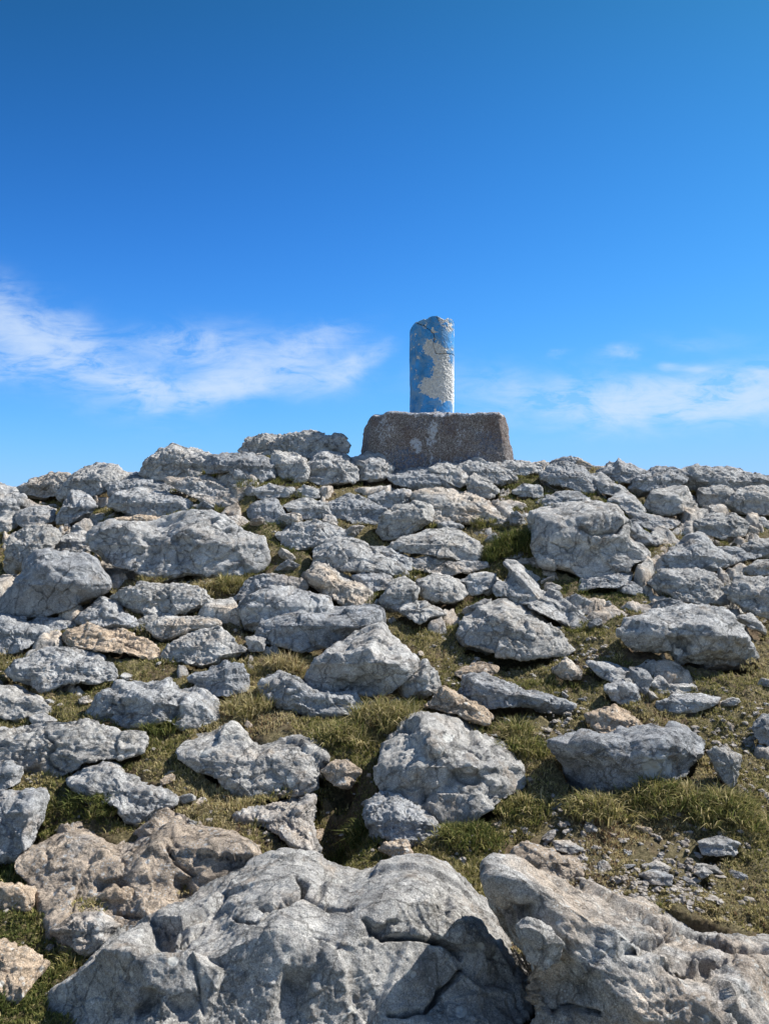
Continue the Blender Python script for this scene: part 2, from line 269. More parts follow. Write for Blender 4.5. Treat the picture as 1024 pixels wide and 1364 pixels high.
('G','rock','squarish tan rock at the left edge beside the huge tan slab','-40,350 -20,288 60,288 118,310 105,392 50,385 0,372',{'l':.4,'w':.9}),
('G','rock','low pinkish rock at the left edge in the lowest grass','-60,610 -60,470 20,478 100,518 165,560 110,622 60,690 0,700',{'l':.8,'w':.9}),
('G','rock','dark edged tan rock at the lower end of the huge tan slab','172,445 250,400 340,388 412,430 385,482 300,524 230,494',{'l':.4,'w':.6}),
('G','rock','small rounded tan rock on the lower edge of the huge tan slab','340,330 390,292 450,310 470,370 420,400 360,370',{'l':.3,'w':.8}),
('P','boulder','enormous grey boulder across the bottom of the photo with a winding crack','-90,1530 -10,1430 45,1345 85,1305 117,1278 156,1245 203,1222 250,1196 297,1163 351,1142 382,1132 423,1134 448,1153 470,1166 498,1162 543,1142 573,1144 614,1168 627,1175 652,1199 685,1224 704,1257 706,1278 698,1320 694,1370 690,1440 640,1530 300,1560',
  {'lichen':[(614,1348,10),(556,1197,4),(588,1246,3),(230,1280,5),(470,1345,4),(640,1260,5),(520,1300,3)],'l':.5,'t':1.0,'k':.55,'cracks':[([(347,1211),(365,1208),(402,1193),(407,1178),(394,1166)],2.4,.09),([(402,1193),(432,1210),(466,1213)],2,.06),([(486,1226),(510,1251),(532,1249),(590,1255),(614,1274)],2.8,.08),([(614,1294),(585,1322),(564,1348),(520,1352)],2.6,.07),([(200,1261),(245,1258),(268,1236)],2.6,.08),([(310,1225),(340,1230),(360,1215)],1.5,.04)],
   'dents':[(222,1245,20,17,.10),(392,1325,18,30,.05),(200,1335,12,14,.05),(240,1345,20,18,.05),(590,1200,9,14,.03),(505,1240,14,8,.04)]}),
('I','boulder','long brownish grey boulder filling the lower right corner','70,200 92,100 140,80 200,93 260,138 330,178 400,188 490,228 540,233 640,238 720,283 800,308 880,343 1130,352 1160,720 1120,1010 600,1080 230,1000 255,720 268,560 255,450 170,290 110,240',
  {'l':.3,'t':1.0,'w':.4,'k':.8,'cracks':[([(885,1230),(930,1250),(970,1262),(1030,1265)],3,.08),([(812,1192),(850,1210),(880,1215)],2,.05),([(800,1350),(760,1345),(720,1352)],2,.04)],'dents':[(690,1215,16,12,.08),(862,1258,24,10,.06),(930,1290,44,10,.06),(740,1332,40,24,.07)]}),
('I','rock','tan rock tucked behind the left end of the lower right boulder','190,100 240,55 300,73 412,98 418,160 385,187 320,182 260,140',{'l':.5,'w':1}),
('I','rock','small pale angular wedge of rock jammed between the two bottom boulders','207,317 250,301 312,328 364,380 342,432 292,450 245,430',{'l':.1,'t':.8,'k':.7,'d':1.98,'u':.6}),
('F','boulder','thick rock with a big white lichen disc, standing over the grass bank on the right','265,352 330,308 420,328 560,308 700,298 795,328 805,375 765,422 742,472 620,512 480,522 370,515 335,452 298,392',{'lichen':[(874,1020,19),(835,1003,4)],'u':.6,'l':.3,'t':.9,'k':.9}),
('F','rock','tan flat rock lying above the lichen disc rock','395,262 440,240 500,233 562,268 592,298 480,332 430,314',{'l':.7,'w':.9}),
('F','rock','dark block in the chain of rocks right of centre','458,168 510,145 562,153 587,210 540,228 490,209',{'l':.2}),
('F','rock','narrow upright block in the chain of rocks','545,100 600,108 628,140 605,192 570,162',{'l':.3}),
('F','rock','low flat block in the chain of rocks, behind the long one','618,155 650,123 678,158 740,150 784,165 722,189 640,190',{'l':.4}),
('F','rock','long low rock at the right end of the chain of rocks','638,224 700,190 790,188 855,203 832,233 740,250 660,250',{'l':.4}),
('F','boulder','long bluish grey rock with a shaded lower face slanting right above the central boulder','-35,180 -15,130 40,118 120,148 200,178 300,203 380,230 352,255 270,245 190,228 100,235 50,245 0,215',{'l':.45,'k':.9}),
('E','rock','small pinkish flat rock behind the long bluish grey rock','780,200 810,175 870,160 930,180 900,205 830,225',{'l':.7,'w':.9}),
('E','boulder','large pale central boulder with a dark notch in its lower right','508,545 560,450 600,390 650,333 720,333 800,353 870,388 950,438 1002,500 1012,560 1030,585 950,614 870,664 800,704 740,714 660,670 600,625 560,590',{'lichen':[(596,982,6),(660,975,4),(560,1010,3)],'l':.5,'t':.9,'k':.8,'dents':[(622,1036,20,9,.07),(568,1062,12,9,.05),(655,1060,10,10,.04)],'cracks':[([(600,990),(630,1003),(650,1010)],1.4,.03)]}),
('E','rock','rugged rock under the lower left corner of the large central boulder','472,672 500,620 560,603 640,650 690,690 745,720 705,764 620,776 560,774 510,764',{'l':.4,'k':1.4}),
('E','rock','small tan rock at the very foot of the rugged rock by the dark hollow','518,795 560,770 620,768 645,822 580,830',{'l':.3,'w':.9}),
('E','boulder','smooth topped grey boulder with an overhanging dark face above the central boulder','283,235 298,160 360,110 440,60 530,33 592,90 655,150 645,192 602,222 550,268 450,256 380,256 300,260',{'u':.6,'l':.35,'t':.9,'k':.6,'dents':[(470,915,26,9,.06)]}),
('E','rock','shaded pointed rock wedged against the right side of the smooth topped boulder','588,245 620,190 680,150 722,190 735,242 680,274 620,279',{'l':.2}),
('E','rock','tan pointed slab between the central boulder and the bluish grey rock','688,312 740,238 800,268 860,298 915,340 880,364 800,337',{'l':.5,'w':.8}),
('E','rock','small tan rock beside the dark hollow left of the central boulder','325,532 360,500 410,493 458,530 425,582 370,574',{'l':.3,'w':.8}),
('F','rock','dark rock cut off by the right edge above the gravel','962,305 1000,263 1070,258 1070,375 990,355',{'l':.3}),
('F','rock','dark triangular rock standing in the gravel at the right','818,388 870,358 925,400 915,470 892,505 840,445',{'l':.1}),
('F','rock','bluish rock lying in the deep shade of the grass bank on the right','778,690 850,675 918,700 905,738 800,734',{'l':.4}),
('F','stone','smooth oval stone on the bare soil above the lower right boulder','578,805 640,788 695,808 685,848 620,834',{'l':.5,'w':.6}),
('F','stone','flat stone just above the smooth oval stone on the bare soil','588,775 640,755 690,785 660,798 610,795',{'l':.7,'w':.6}),
('F','stone','small grey stone right of the smooth oval stone','768,802 800,778 830,800 795,820',{'l':.3}),
('F','stone','rounded tan stone in grass behind the lower right boulder','150,712 200,693 260,720 200,744',{'l':.6,'w':.9}),
('F','stone','speckled pale stone right of the rounded tan stone','285,692 340,688 390,718 345,740 300,720',{'l':.6,'w':.4}),
('D','rock','round dark stone under the lower smooth boulder, left of the brown grass','838,75 870,65 905,80 900,118 850,120',{'l':.2}),
('A','rock_slab','low grey slab under the dark wedge shaped rock on the left','60,690 150,670 250,680 260,712 180,722 90,715',{'l':.8}),
]
# ------------------------------------------------------------------ materials
def mat(name):
    m = bpy.data.materials.new(name); m.use_nodes = True; t = m.node_tree; b = t.nodes['Principled BSDF']
    b.inputs['Specular IOR Level'].default_value = 0.25; b.inputs['Roughness'].default_value = 0.9
    def N(ty, **k):
        n = t.nodes.new(ty)
        for a, v in k.items(): setattr(n, a, v)
        return n
    def noise(vec, sc, det=6, rough=.6, dist=0, out='Fac'):
        n = N('ShaderNodeTexNoise'); n.inputs['Scale'].default_value = sc; n.inputs['Detail'].default_value = det
        n.inputs['Roughness'].default_value = rough; n.inputs['Distortion'].default_value = dist
        t.links.new(vec, n.inputs['Vector']); return n.outputs[out]
    def ramp(v, *st):
        n = N('ShaderNodeValToRGB'); e = n.color_ramp.elements
        while len(e) < len(st): e.new(0.5)
        for q, (p, c) in zip(e, st): q.position = p; q.color = (c, c, c, 1) if isinstance(c, (int, float)) else (*c, 1)
        t.links.new(v, n.inputs[0]); return n.outputs[0]
    def mix(f, a, b_, mode='MIX'):
        n = N('ShaderNodeMix', data_type='RGBA', blend_type=mode)
        for s, v in ((0, f), (6, a), (7, b_)):
            if isinstance(v, (int, float)): n.inputs[s].default_value = v
            elif isinstance(v, tuple): n.inputs[s].default_value = (*v, 1)
            else: t.links.new(v, n.inputs[s])
        return n.outputs[2]
    def math_(op, a, b_=None, c=None):
        n = N('ShaderNodeMath', operation=op)
        for s, v in enumerate((a, b_, c)):
            if v is None: continue
            if isinstance(v, (int, float)): n.inputs[s].default_value = v
            else: t.links.new(v, n.inputs[s])
        return n.outputs[0]
    def bump(h, st, dist, nrm=None):
        n = N('ShaderNodeBump'); n.inputs['Strength'].default_value = st; n.inputs['Distance'].default_value = dist
        t.links.new(h, n.inputs['Height'])
        if nrm: t.links.new(nrm, n.inputs['Normal'])
        return n.outputs[0]
    return m, t, b, N, noise, ramp, mix, math_, bump

def rock_mat(name, warm):
    m, t, b, N, noise, ramp, mix, M, bump = mat(name)
    g = N('ShaderNodeNewGeometry'); v = g.outputs['Position']
    oi = N('ShaderNodeObjectInfo')
    big = noise(v, 2.2, 5, .6, .3); mid = noise(v, 11, 8, .7, .4); fin = noise(v, 70, 6, .75); grain = noise(v, 260, 3, .7)
    col = ramp(mid, (.30, (.20, .197, .193)), (.42, (.35, .345, .335)), (.52, (.44, .435, .425)), (.66, (.64, .635, .615)))
    col = mix(.75, col, ramp(fin, (.25, .40), (.42, .88), (.55, 1.05), (.8, 1.3)), 'MULTIPLY')
    col = mix(.8, col, ramp(grain, (.32, .35), (.5, 1.0), (.68, 1.6)), 'MULTIPLY')
    wn_ = noise(v, 3.1, 4, .6, .5)
    lo = .62 - .34*warm
    wf = ramp(wn_, (lo - .06, 0.0), (lo + .16, .35 + .65*warm))
    col = mix(wf, col, mix(1.0, col, (1.24, 1.0, .77), 'MULTIPLY'))
    # orange and rusty specks
    rs = ramp(noise(v, 7.5, 8, .72), (.54, 0.0), (.68, .5))
    col = mix(rs, col, (.36, .27, .19))
    # dark weathering
    col = mix(ramp(noise(v, 4.7, 9, .75, .6), (.52, 0.0), (.66, .6)), col, (.14, .14, .14))
    # white lichen: small discs
    vo = N('ShaderNodeTexVoronoi'); vo.inputs['Scale'].default_value = 26; t.links.new(v, vo.inputs['Vector'])
    spots = M('MULTIPLY', ramp(M('ADD', vo.outputs['Distance'], M('MULTIPLY_ADD', fin, .5, -.25)), (.17, 1.0), (.26, 0.0)),
              ramp(noise(v, 5.3, 4, .6), (.44, 0.0), (.56, .85)))
    vo2 = N('ShaderNodeTexVoronoi'); vo2.inputs['Scale'].default_value = 85; t.links.new(v, vo2.inputs['Vector'])
    sp2 = M('MULTIPLY', ramp(vo2.outputs['Distance'], (.20, 1.0), (.30, 0.0)), ramp(noise(v, 9, 3, .6), (.42, 0.0), (.56, .8)))
    at = N('ShaderNodeAttribute', attribute_name='lichen')
    li = M('MAXIMUM', M('MAXIMUM', spots, sp2), ramp(M('MULTIPLY', at.outputs['Fac'], M('MULTIPLY_ADD', fin, 1.4, .35)), (.35, 0.0), (.6, .95)))
    col = mix(li, col, (.64, .645, .62))
    # fissures with dirt in them
    def cracks(sc, w, lo_, hi_):
        ve = N('ShaderNodeTexVoronoi', feature='DISTANCE_TO_EDGE'); ve.inputs['Scale'].default_value = sc
        wv_ = N('ShaderNodeVectorMath', operation='MULTIPLY_ADD'); t.links.new(noise(v, sc*1.6, 6, .7, 0, 'Color'), wv_.inputs[0]); wv_.inputs[1].default_value = (.55/sc,)*3; t.links.new(v, wv_.inputs[2])
        t.links.new(wv_.outputs[0], ve.inputs['Vector'])
        return M('MULTIPLY', ramp(ve.outputs['Distance'], (0, 1.0), (w, 0.0)), ramp(noise(v, sc*.8, 3, .6), (lo_, 0.0), (hi_, 1.0)))
    ck = M('MAXIMUM', cracks(3.4, .020, .44, .52), M('MULTIPLY', cracks(11, .045, .46, .56), .8))
    col = mix(M('MULTIPLY', ck, .38), col, (.09, .085, .08))
    # per rock tone
    tone = ramp(oi.outputs['Random'], (0, (.74, .77, .82)), (.35, (.95, .97, 1.0)), (.7, (1.08, 1.06, 1.03)), (1, (.93, .92, .90)))
    col = mix(1.0, col, tone, 'MULTIPLY')
    t.links.new(col, b.inputs['Base Color']); b.inputs['Roughness'].default_value = .93
    n0 = bump(M('MULTIPLY', ck, -1.0), .9, .02)
    n1 = bump(noise(v, 24, 10, .74, .2), .9, .028, n0)
    n2 = bump(fin, .8, .010, n1)
    n3 = bump(noise(v, 150, 5, .7), .7, .004, n2)
    t.links.new(n3, b.inputs['Normal'])
    return m
RM = [rock_mat('limestone_grey', 0.0), rock_mat('limestone_mixed', .5), rock_mat('limestone_tan', 1.0)]

# ------------------------------------------------------------------ mesh helpers
_ico = {}
def ico(s):
    if s not in _ico:
        bm = bmesh.new(); bmesh.ops.create_icosphere(bm, subdivisions=s, radius=1.0)
        v = np.array([x.co for x in bm.verts], np.float64); f = np.array([[q.index for q in x.verts] for x in bm.faces], np.int32)
        bm.free(); _ico[s] = (v/np.linalg.norm(v, axis=1)[:, None], f)
    return _ico[s]
def mesh_from(name, v, f, mats, smooth=True, attr=None):
    me = bpy.data.meshes.new(name)
    v = np.asarray(v, np.float32); f = np.asarray(f, np.int32); k = f.shape[1]
    me.vertices.add(len(v)); me.vertices.foreach_set('co', v.ravel())
    me.loops.add(f.size); me.loops.foreach_set('vertex_index', f.ravel())
    me.polygons.add(len(f)); me.polygons.foreach_set('loop_start', np.arange(0, f.size, k, dtype=np.int32))
    me.polygons.foreach_set('use_smooth', np.full(len(f), smooth))
    for a, (ty, d) in (attr or {}).items():
        at = me.attributes.new(a, ty, 'POINT'); at.data.foreach_set('color' if 'COLOR' in ty else 'value', np.asarray(d, np.float32).ravel())
    me.update(calc_edges=True)
    for m_ in mats: me.materials.append(m_)
    return me
def put(name, me, loc=(0, 0, 0), parent=None, label=None, cat=None, group=None, kind=None):
    o = bpy.data.objects.new(name, me); C.objects.link(o); o.location = loc
    if parent: o.parent = parent
    if label: o['label'] = label
    if cat: o['category'] = cat
    if group: o['group'] = group
    if kind or cat: o['kind'] = kind or 'thing'
    return o
def normals(v, f):
    n = np.cross(v[f[:, 1]] - v[f[:, 0]], v[f[:, 2]] - v[f[:, 0]])
    r = np.zeros_like(v)
    for k in range(f.shape[1]):
        for a in range(3): r[:, a] += np.bincount(f[:, k], n[:, a], len(v))
    return r/np.maximum(np.linalg.norm(r, axis=1), 1e-12)[:, None]

def facets(d, rng, sharp=14, extra=6, tall=0.5):   # soft polyhedron, unit size; axes: right, up, away
    P = [((rng.uniform(-.35, .35), 1, rng.uniform(-.55, -.15)), rng.uniform(.42, .62)),
         ((rng.uniform(-.5, .1), rng.uniform(-.50, -.12), -1), rng.uniform(.40, .58)),
         ((-.8, rng.uniform(-.5, .0), -.6), rng.uniform(.5, .8)), ((.8, rng.uniform(-.3, .4), -.6), rng.uniform(.55, .85)),
         ((rng.uniform(-.9, -.4), rng.uniform(.5, .9), rng.uniform(-.3, .2)), rng.uniform(.6, .85)),
         ((rng.uniform(.4, .9), rng.uniform(.5, .9), rng.uniform(-.3, .2)), rng.uniform(.6, .85)),
         ((-1, 0, .1), .85), ((1, 0, .1), .85), ((0, 0, 1), .9), ((0, -1, 0), .9)]
    for k in range(extra):
        q = rng.normal(size=3); q[2] -= .5; P.append((q, rng.uniform(.56, .8)))
    for k in range(7):
        q = rng.normal(size=3); q[2] -= .6; P.append((q, rng.uniform(.72, .92)))
    s = np.zeros(len(d))
    for n, h in P:
        n = np.array(n, float); n /= np.linalg.norm(n)
        s += np.maximum(d @ n / h, 0)**sharp
    return d * (s**(-1/sharp))[:, None]

def poly_radius(poly, c, th):        # distance from c to the outline in each direction
    out = np.zeros_like(th); dx, dy = np.cos(th), np.sin(th); n = len(poly)
    for i in range(n):
        a = poly[i] - c; e = poly[(i+1) % n] - poly[i]
        den = dx*e[1] - dy*e[0]; den = np.where(np.abs(den) < 1e-9, 1e-9, den)
        r = (a[0]*e[1] - a[1]*e[0])/den; s = (a[0]*dy - a[1]*dx)/den
        out = np.where((s >= -1e-6) & (s <= 1+1e-6) & (r > 0), np.maximum(out, r), out)
    m = out <= 0
    if m.any(): out[m] = out[~m].min()
    return out
def rough(p, nrm, s, k=1.0, detail=1.0, off=0.0):   # weathering of a rock of half size s metres: offset along the normal
    q = p + off
    e1, r1, t1 = worley(q*(1.15/s) + .16*np.stack([vnoise(q*2/s), vnoise(q*2/s + 31), vnoise(q*2/s + 57)], 1))
    e2, r2, t2 = worley(q*np.array([1, 1, 1.5])*(3.2/s) + .14*np.stack([vnoise(q*6/s + 3), vnoise(q*6/s + 13), vnoise(q*6/s + 23)], 1))
    e3, r3, t3 = worley(q*(8.0/s) + .7*np.stack([vnoise(q*9/s + 3), vnoise(q*9/s + 13), vnoise(q*9/s + 23)], 1))
    a1, a2, a3 = sstep(0, .03, e1), sstep(0, .04, e2), sstep(0, .10, e3)
    d = (r1 - .5)*.10*s*a1 + t1*.15*s*a1 - .020*s*np.exp(-(e1/.022)**2)
    d += k*((r2 - .5)*.050*s*a2 + t2*.075*s*a2 - .010*s*np.exp(-(e2/.035)**2))*sstep(-.5, .3, vnoise(q*1.6/s + 8))
    d += k*((r3 - .5)*.016*s + t3*.045*s)*a3*(.6 if s > .33 else 1.0)*sstep(-.3, .5, vnoise(q*2.6/s + 18))
    d += .012*s*k*fbm(q*2.2/s + 5, 2)
    d += k*min(.010, .035*s)*(np.abs(vnoise(q*9 + 5)) - .3)*sstep(-.3, .4, vnoise(q*2.5 + 40)) + k*min(.006, .02*s)*(np.abs(vnoise(q*17 + 15 + .9*np.stack([vnoise(q*12 + 1), vnoise(q*12 + 33), vnoise(q*12 + 66)], 1))) - .3)
    a = min(.007, .035*s)
    d += detail*k*a*(.45*ridged(q*13 + 2, 4, .62) + .9*fbm(q*45 + 9, 3, .65))
    return d

proxyV, proxyF, proxN = [], [], 0
polys = []
def make_rock(idx, crop, name, label, outline, o):
    global proxN
    x0, y0, sc = CROPS[crop]
    poly = np.array([[float(t) for t in w.split(',')] for w in outline.split()])/sc + np.array([x0, y0])
    cen = poly.mean(0); hh = np.ptp(poly[:, 1]); ww = np.ptp(poly[:, 0]); poly = cen + (poly - cen)*np.array([1 + min(.07, 7/ww), 1 + min(.05, 3/hh)])
    poly[:, 1] += np.where(poly[:, 1] > cen[1], .05*hh*(poly[:, 1]-cen[1])/(poly[:, 1].max()-cen[1]), 0)
    polys.append(poly)
    rng = np.random.RandomState(1000 + idx)
    mn, mx_ = poly.min(0), poly.max(0); c = (mn + mx_)/2
    # area centroid
    q = np.roll(poly, -1, 0); cr = poly[:, 0]*q[:, 1] - q[:, 0]*poly[:, 1]; A = cr.sum()/2
    c = np.array([((poly[:, 0] + q[:, 0])*cr).sum(), ((poly[:, 1] + q[:, 1])*cr).sum()])/(6*A)
    lean = min(.92, .06 + .82*o.get('l', .45))
    bot = min(mx_[1] - .05*hh, 1420); dB = ground_hit(c[0], bot) if bot < 1364 else 2.2*(1364-682)/(bot-682)
    dB = o.get('d', dB)
    dT = max(dB, ground_hit(c[0], mn[1])) if 'd' not in o else dB + .1; dT = min(max(dT, dB + (1.5*(mx_[1]-mn[1])/F*dB if dB > 6.3 else 0)), dB + 1.6)
    d0 = dB + lean*(dT - dB)*.5
    a = (mx_[0] - mn[0])/2/F*d0; b = (mx_[1] - mn[1])/2/F*d0
    thick = o.get('t', .75)*min(a, 1.5*b)*(1 - .35*lean)
    pxw = max(mx_[0] - mn[0], mx_[1] - mn[1])
    thick = min(thick, .42)
    sub = 4 if pxw < 26 else 5 if pxw < 75 else 6 if pxw < 260 else 7
    if pxw > 560: sub = 8
    th = np.linspace(-math.pi, math.pi, 181)[:-1]
    target = poly_radius(poly, c, th)
    jag = vnoise(np.stack([np.cos(th)*5 + idx, np.sin(th)*5, th*0], 1)) + .6*vnoise(np.stack([np.cos(th)*12 + idx, np.sin(th)*12, th*0 + 9], 1))
    target = target*(1 + .045*jag*min(1.0, 120/pxw))
    res = []
    fs = facets(ico(6)[0], np.random.RandomState(1000 + idx), 110)     # used for the silhouette
    def place(f):
        P = np.empty_like(f)
        tl = o.get('l', .45); tv = (f[:, 1]*.5 + .5).clip(0, 1); t2 = ((f[:, 1] - .05)/.95).clip(0, 1); tl = tl**1.4
        tv = tv*tl + (1-tl)*t2
        und = o.get('u', .7 if pxw > 400 else .12 if pxw > 150 else 0); low = np.where(f[:, 2] < 0, 1.0 - und*.45*(1-sstep(-.9, .1, f[:, 1])), 1.4)
        D = dB + lean*(dT - dB)*tv + f[:, 2]*thick*low + thick*(.10 + (1-und)*.62*sstep(-1.0, 0.0, f[:, 1]))
        X = (c[0]-512)/F*d0 + f[:, 0]*a; Z = (682-c[1])/F*d0 + f[:, 1]*b
        px = X/d0*F + 512; py = 682 - Z/d0*F
        return px, py, D
    px, py, D = place(fs)
    r = np.hypot(px - c[0], py - c[1]); t_ = np.arctan2(py - c[1], px - c[0])
    bi = (np.round((t_ + math.pi)/(2*math.pi)*180).astype(int)) % 180
    sil = np.zeros(180); np.maximum.at(sil, bi, r)
    sil = np.maximum(sil, np.maximum(np.roll(sil, 1), np.roll(sil, -1))*.96)
    for _ in range(3): sil = (np.roll(sil, 2) + 2*np.roll(sil, 1) + 2*sil + 2*np.roll(sil, -1) + np.roll(sil, -2))/8
    ratio = target/np.maximum(sil, 1e-6)
    for _ in range(2 if pxw > 200 else 1): ratio = (np.roll(ratio, 2) + np.roll(ratio, 1) + ratio*2 + np.roll(ratio, -1) + np.roll(ratio, -2))/6
    thf = np.linspace(-math.pi, math.pi, 1441)      # smooth spline through the 2 degree steps
    xi = (thf + math.pi)/(2*math.pi)*180; i1 = np.floor(xi).astype(int); fr_ = xi - i1
    r0, r1_, r2_, r3_ = (ratio[(i1 + k_) % 180] for k_ in (-1, 0, 1, 2))
    ratio = r1_ + .5*fr_*(r2_ - r0 + fr_*(2*r0 - 5*r1_ + 4*r2_ - r3_ + fr_*(3*(r1_ - r2_) + r3_ - r0))); thc = thf
    def shape(s):
        f = facets(ico(s)[0], np.random.RandomState(1000 + idx), 110)
        px, py, D = place(f)
        r = np.hypot(px - c[0], py - c[1]); t_ = np.arctan2(py - c[1], px - c[0])
        k = np.interp(t_, thc, ratio)
        px = c[0] + (px - c[0])*k; py = c[1] + (py - c[1])*k
        return np.stack([(px - 512)/F*D, D, (682 - py)/F*D], 1), px, py, D
    P, px, py, D = shape(sub); f = ico(sub)[1]
    pv = shape(3)[0]; proxyV.append(pv); proxyF.append(ico(3)[1] + proxN); proxN += len(pv)
    nr = normals(P, f)
    if nr[np.argmax(P[:, 2])][2] < 0: nr = -nr; f = f[:, ::-1]
    s = math.sqrt(a*b)
    e = rough(P, nr, min(s, .34), o.get('k', 1.0)*.95, 1.0, idx*3.71)
    P = P + nr*e[:, None]
    px = P[:, 0]/P[:, 1]*F + 512; py = 682 - P[:, 2]/P[:, 1]*F
    front = (nr*(-P/np.linalg.norm(P, axis=1)[:, None])).sum(1) > -.1
    wv = 3.2*vnoise(P*30 + 7); wv2 = 3.2*vnoise(P*30 + 77)
    away = P/np.linalg.norm(P, axis=1)[:, None]*.5 - nr*.6
    for (dx, dy, rx, ry, dep) in o.get('dents', []):
        u_, v2_ = px + wv*2 - dx, py + wv2*2 - dy; u_, v2_ = u_ + .35*rx*vnoise(P*11 + 3), v2_ + .35*ry*vnoise(P*11 + 13)
        g = np.exp(-np.maximum(np.abs(u_ + .3*v2_)/rx, np.abs(v2_)/ry)**2.6)*front
        P = P + away*(g*dep)[:, None]
    for line, wpx, dep in o.get('cracks', []):
        dist = np.full(len(P), 1e9)
        for (ax, ay), (bx, by) in zip(line[:-1], line[1:]):
            ex, ey = bx-ax, by-ay; tt = (((px+wv-ax)*ex + (py+wv2-ay)*ey)/(ex*ex+ey*ey)).clip(0, 1)
            dist = np.minimum(dist, np.hypot(px+wv-ax-tt*ex, py+wv2-ay-tt*ey))
        g = np.exp(-(dist/wpx)**2)*front; P = P - nr*(g*dep)[:, None]
    loc = np.array([P[:, 0].mean(), P[:, 1].mean(), 0.0]); loc[2] = P[:, 2].min()
    at = {}
    if 'lichen' in o:
        L = np.zeros(len(P))
        for (dx, dy, r_) in o['lichen']:
            L = np.maximum(L, 1.2*np.exp(-((np.hypot(px-dx, (py-dy)*1.15) + 1.5*wv)/r_)**4)*front)
        at['lichen'] = ('FLOAT', L)
    w = o.get('w', 0); mt = RM[0 if w < .3 else 1 if w < .75 else 2]
    me = mesh_from(name, P - loc, f, [mt], True, at)
    put(name, me, loc, None, label, 'boulder' if name == 'boulder' else 'stone' if name == 'stone' else 'rock')

for i, (crop, name, label, outline, o) in enumerate(ROCKS): make_rock(i, crop, name, label, outline, o)

# ------------------------------------------------------------------ sockets: the ground dips where an embedded boulder sits
MK = np.zeros((1500, 1104), np.float32)
gy, gx = np.mgrid[0:1500, 0:1104]; gx = gx - 40.0
for p in polys:
    q = np.roll(p, -1, 0); x0, y0 = p.min(0); x1, y1 = p.max(0)
    sx = slice(int(max(0, x0+40)), int(min(1104, x1+42))); sy = slice(int(max(0, y0)), int(min(1500, y1+1)))
    X_, Y_ = gx[sy, sx], gy[sy, sx]; ins = np.zeros(X_.shape, bool)
    for (ax, ay), (bx, by) in zip(p, q):
        if ay == by: continue
        ins ^= ((ay > Y_) != (by > Y_)) & (X_ < (bx-ax)*(Y_-ay)/(by-ay) + ax)
    MK[sy, sx] = np.maximum(MK[sy, sx], ins)
def blur(a, r):
    for ax in (0, 1):
        c = np.cumsum(np.concatenate([np.repeat(np.take(a, [0], ax), r+1, ax), a, np.repeat(np.take(a, [-1], ax), r, ax)], ax), ax)
        n = a.shape[ax]; a = (np.take(c, np.arange(2*r+1, 2*r+1+n), ax) - np.take(c, np.arange(0, n), ax))/(2*r+1)
    return a
MB = blur(blur(MK, 6), 5)
def socket(x, y, z):
    yk = np.maximum(y, .3); px = np.round(x/yk*F + 552).astype(int); py = np.round(682 - z/yk*F).astype(int)
    ok = (px >= 0) & (px < 1104) & (py >= 0) & (py < 1500) & (y > .8) & (y < 7.6)
    return np.where(ok, sstep(.3, 1.0, MB[py.clip(0, 1499), px.clip(0, 1103)]), 0)

# ------------------------------------------------------------------ the ground
def axis(lo, hi, step, far_lo, far_hi, g=1.22):
    a = list(np.arange(lo, hi, step)); d = step
    while a[-1] < far_hi: d *= g; a.append(a[-1] + d)
    d = step; b = [lo]
    while b[-1] > far_lo: d *= g; b.append(b[-1] - d)
    return np.array(b[:0:-1] + a)
xs = axis(-4.6, 4.6, .014, -2500, 2500); ys = axis(1.3, 9.2, .014, -400, 2800)
X, Y = np.meshgrid(xs, ys); Zg = ground(X, Y, True); Zg = Zg - .16*socket(X, Y, ground(X, Y))
nx, ny = len(xs), len(ys)
ii = (np.arange(ny-1)[:, None]*nx + np.arange(nx-1)[None]).ravel()
gf = np.stack([ii, ii+1, ii+1+nx, ii+nx], 1)
m, t, b, N, noise, ramp, mix, M, bump = mat('turf_and_soil')
g = N('ShaderNodeNewGeometry'); v = g.outputs['Position']
soil = ramp(noise(v, 30, 8, .75), (.3, (.05, .032, .02)), (.5, (.13, .09, .055)), (.68, (.24, .18, .115)), (.8, (.42, .38, .32)))
turf = ramp(noise(v, 60, 6, .8), (.34, (.05, .042, .02)), (.5, (.15, .125, .06)), (.66, (.34, .28, .16)))
col = mix(ramp(noise(v, 3.4, 6, .65), (.40, 0.0), (.52, 1.0)), soil, turf)
t.links.new(col, b.inputs['Base Color']); t.links.new(bump(noise(v, 70, 8, .8), 1, .02), b.inputs['Normal'])
put('ground', mesh_from('ground', np.stack([X, Y, Zg], -1).reshape(-1, 3), gf, [m]), kind='structure')
def gz(x, y): return ground(np.atleast_1d(x), np.atleast_1d(y), True)

# bedrock: the broken limestone surface that comes through the turf
xb = np.arange(-6.2, 6.2, .015); yb = np.arange(1.4, 10.4, .015); XB, YB = np.meshgrid(xb, yb)
q = np.stack([XB.ravel(), YB.ravel(), ground(XB, YB).ravel()], 1)
wq = q + .06*np.stack([vnoise(q*4), vnoise(q*4 + 31), vnoise(q*4 + 57)], 1)
e1, r1, t1 = worley(wq*2.6); e2, r2, t2 = worley(wq*7.5 + 5); e3, r3, t3 = worley(wq*21)
hb = (r1 - .5)*.17*sstep(0, .06, e1) + t1*.20 + ((r2 - .5)*.055 + t2*.07)*sstep(0, .08, e2) + ((r3-.5)*.014 + t3*.02)*sstep(0, .1, e3) - .05*np.exp(-(e1/.03)**2)
hb += .05*fbm(q*2.2 + 4, 2) + .005*ridged(q*22, 3)
up = sstep(4.3, 6.3, q[:, 1])
hb += -.072 + .074*up - .10*sstep(.25, -.2, vnoise(q*1.1 + 2))*(1-.5*up)
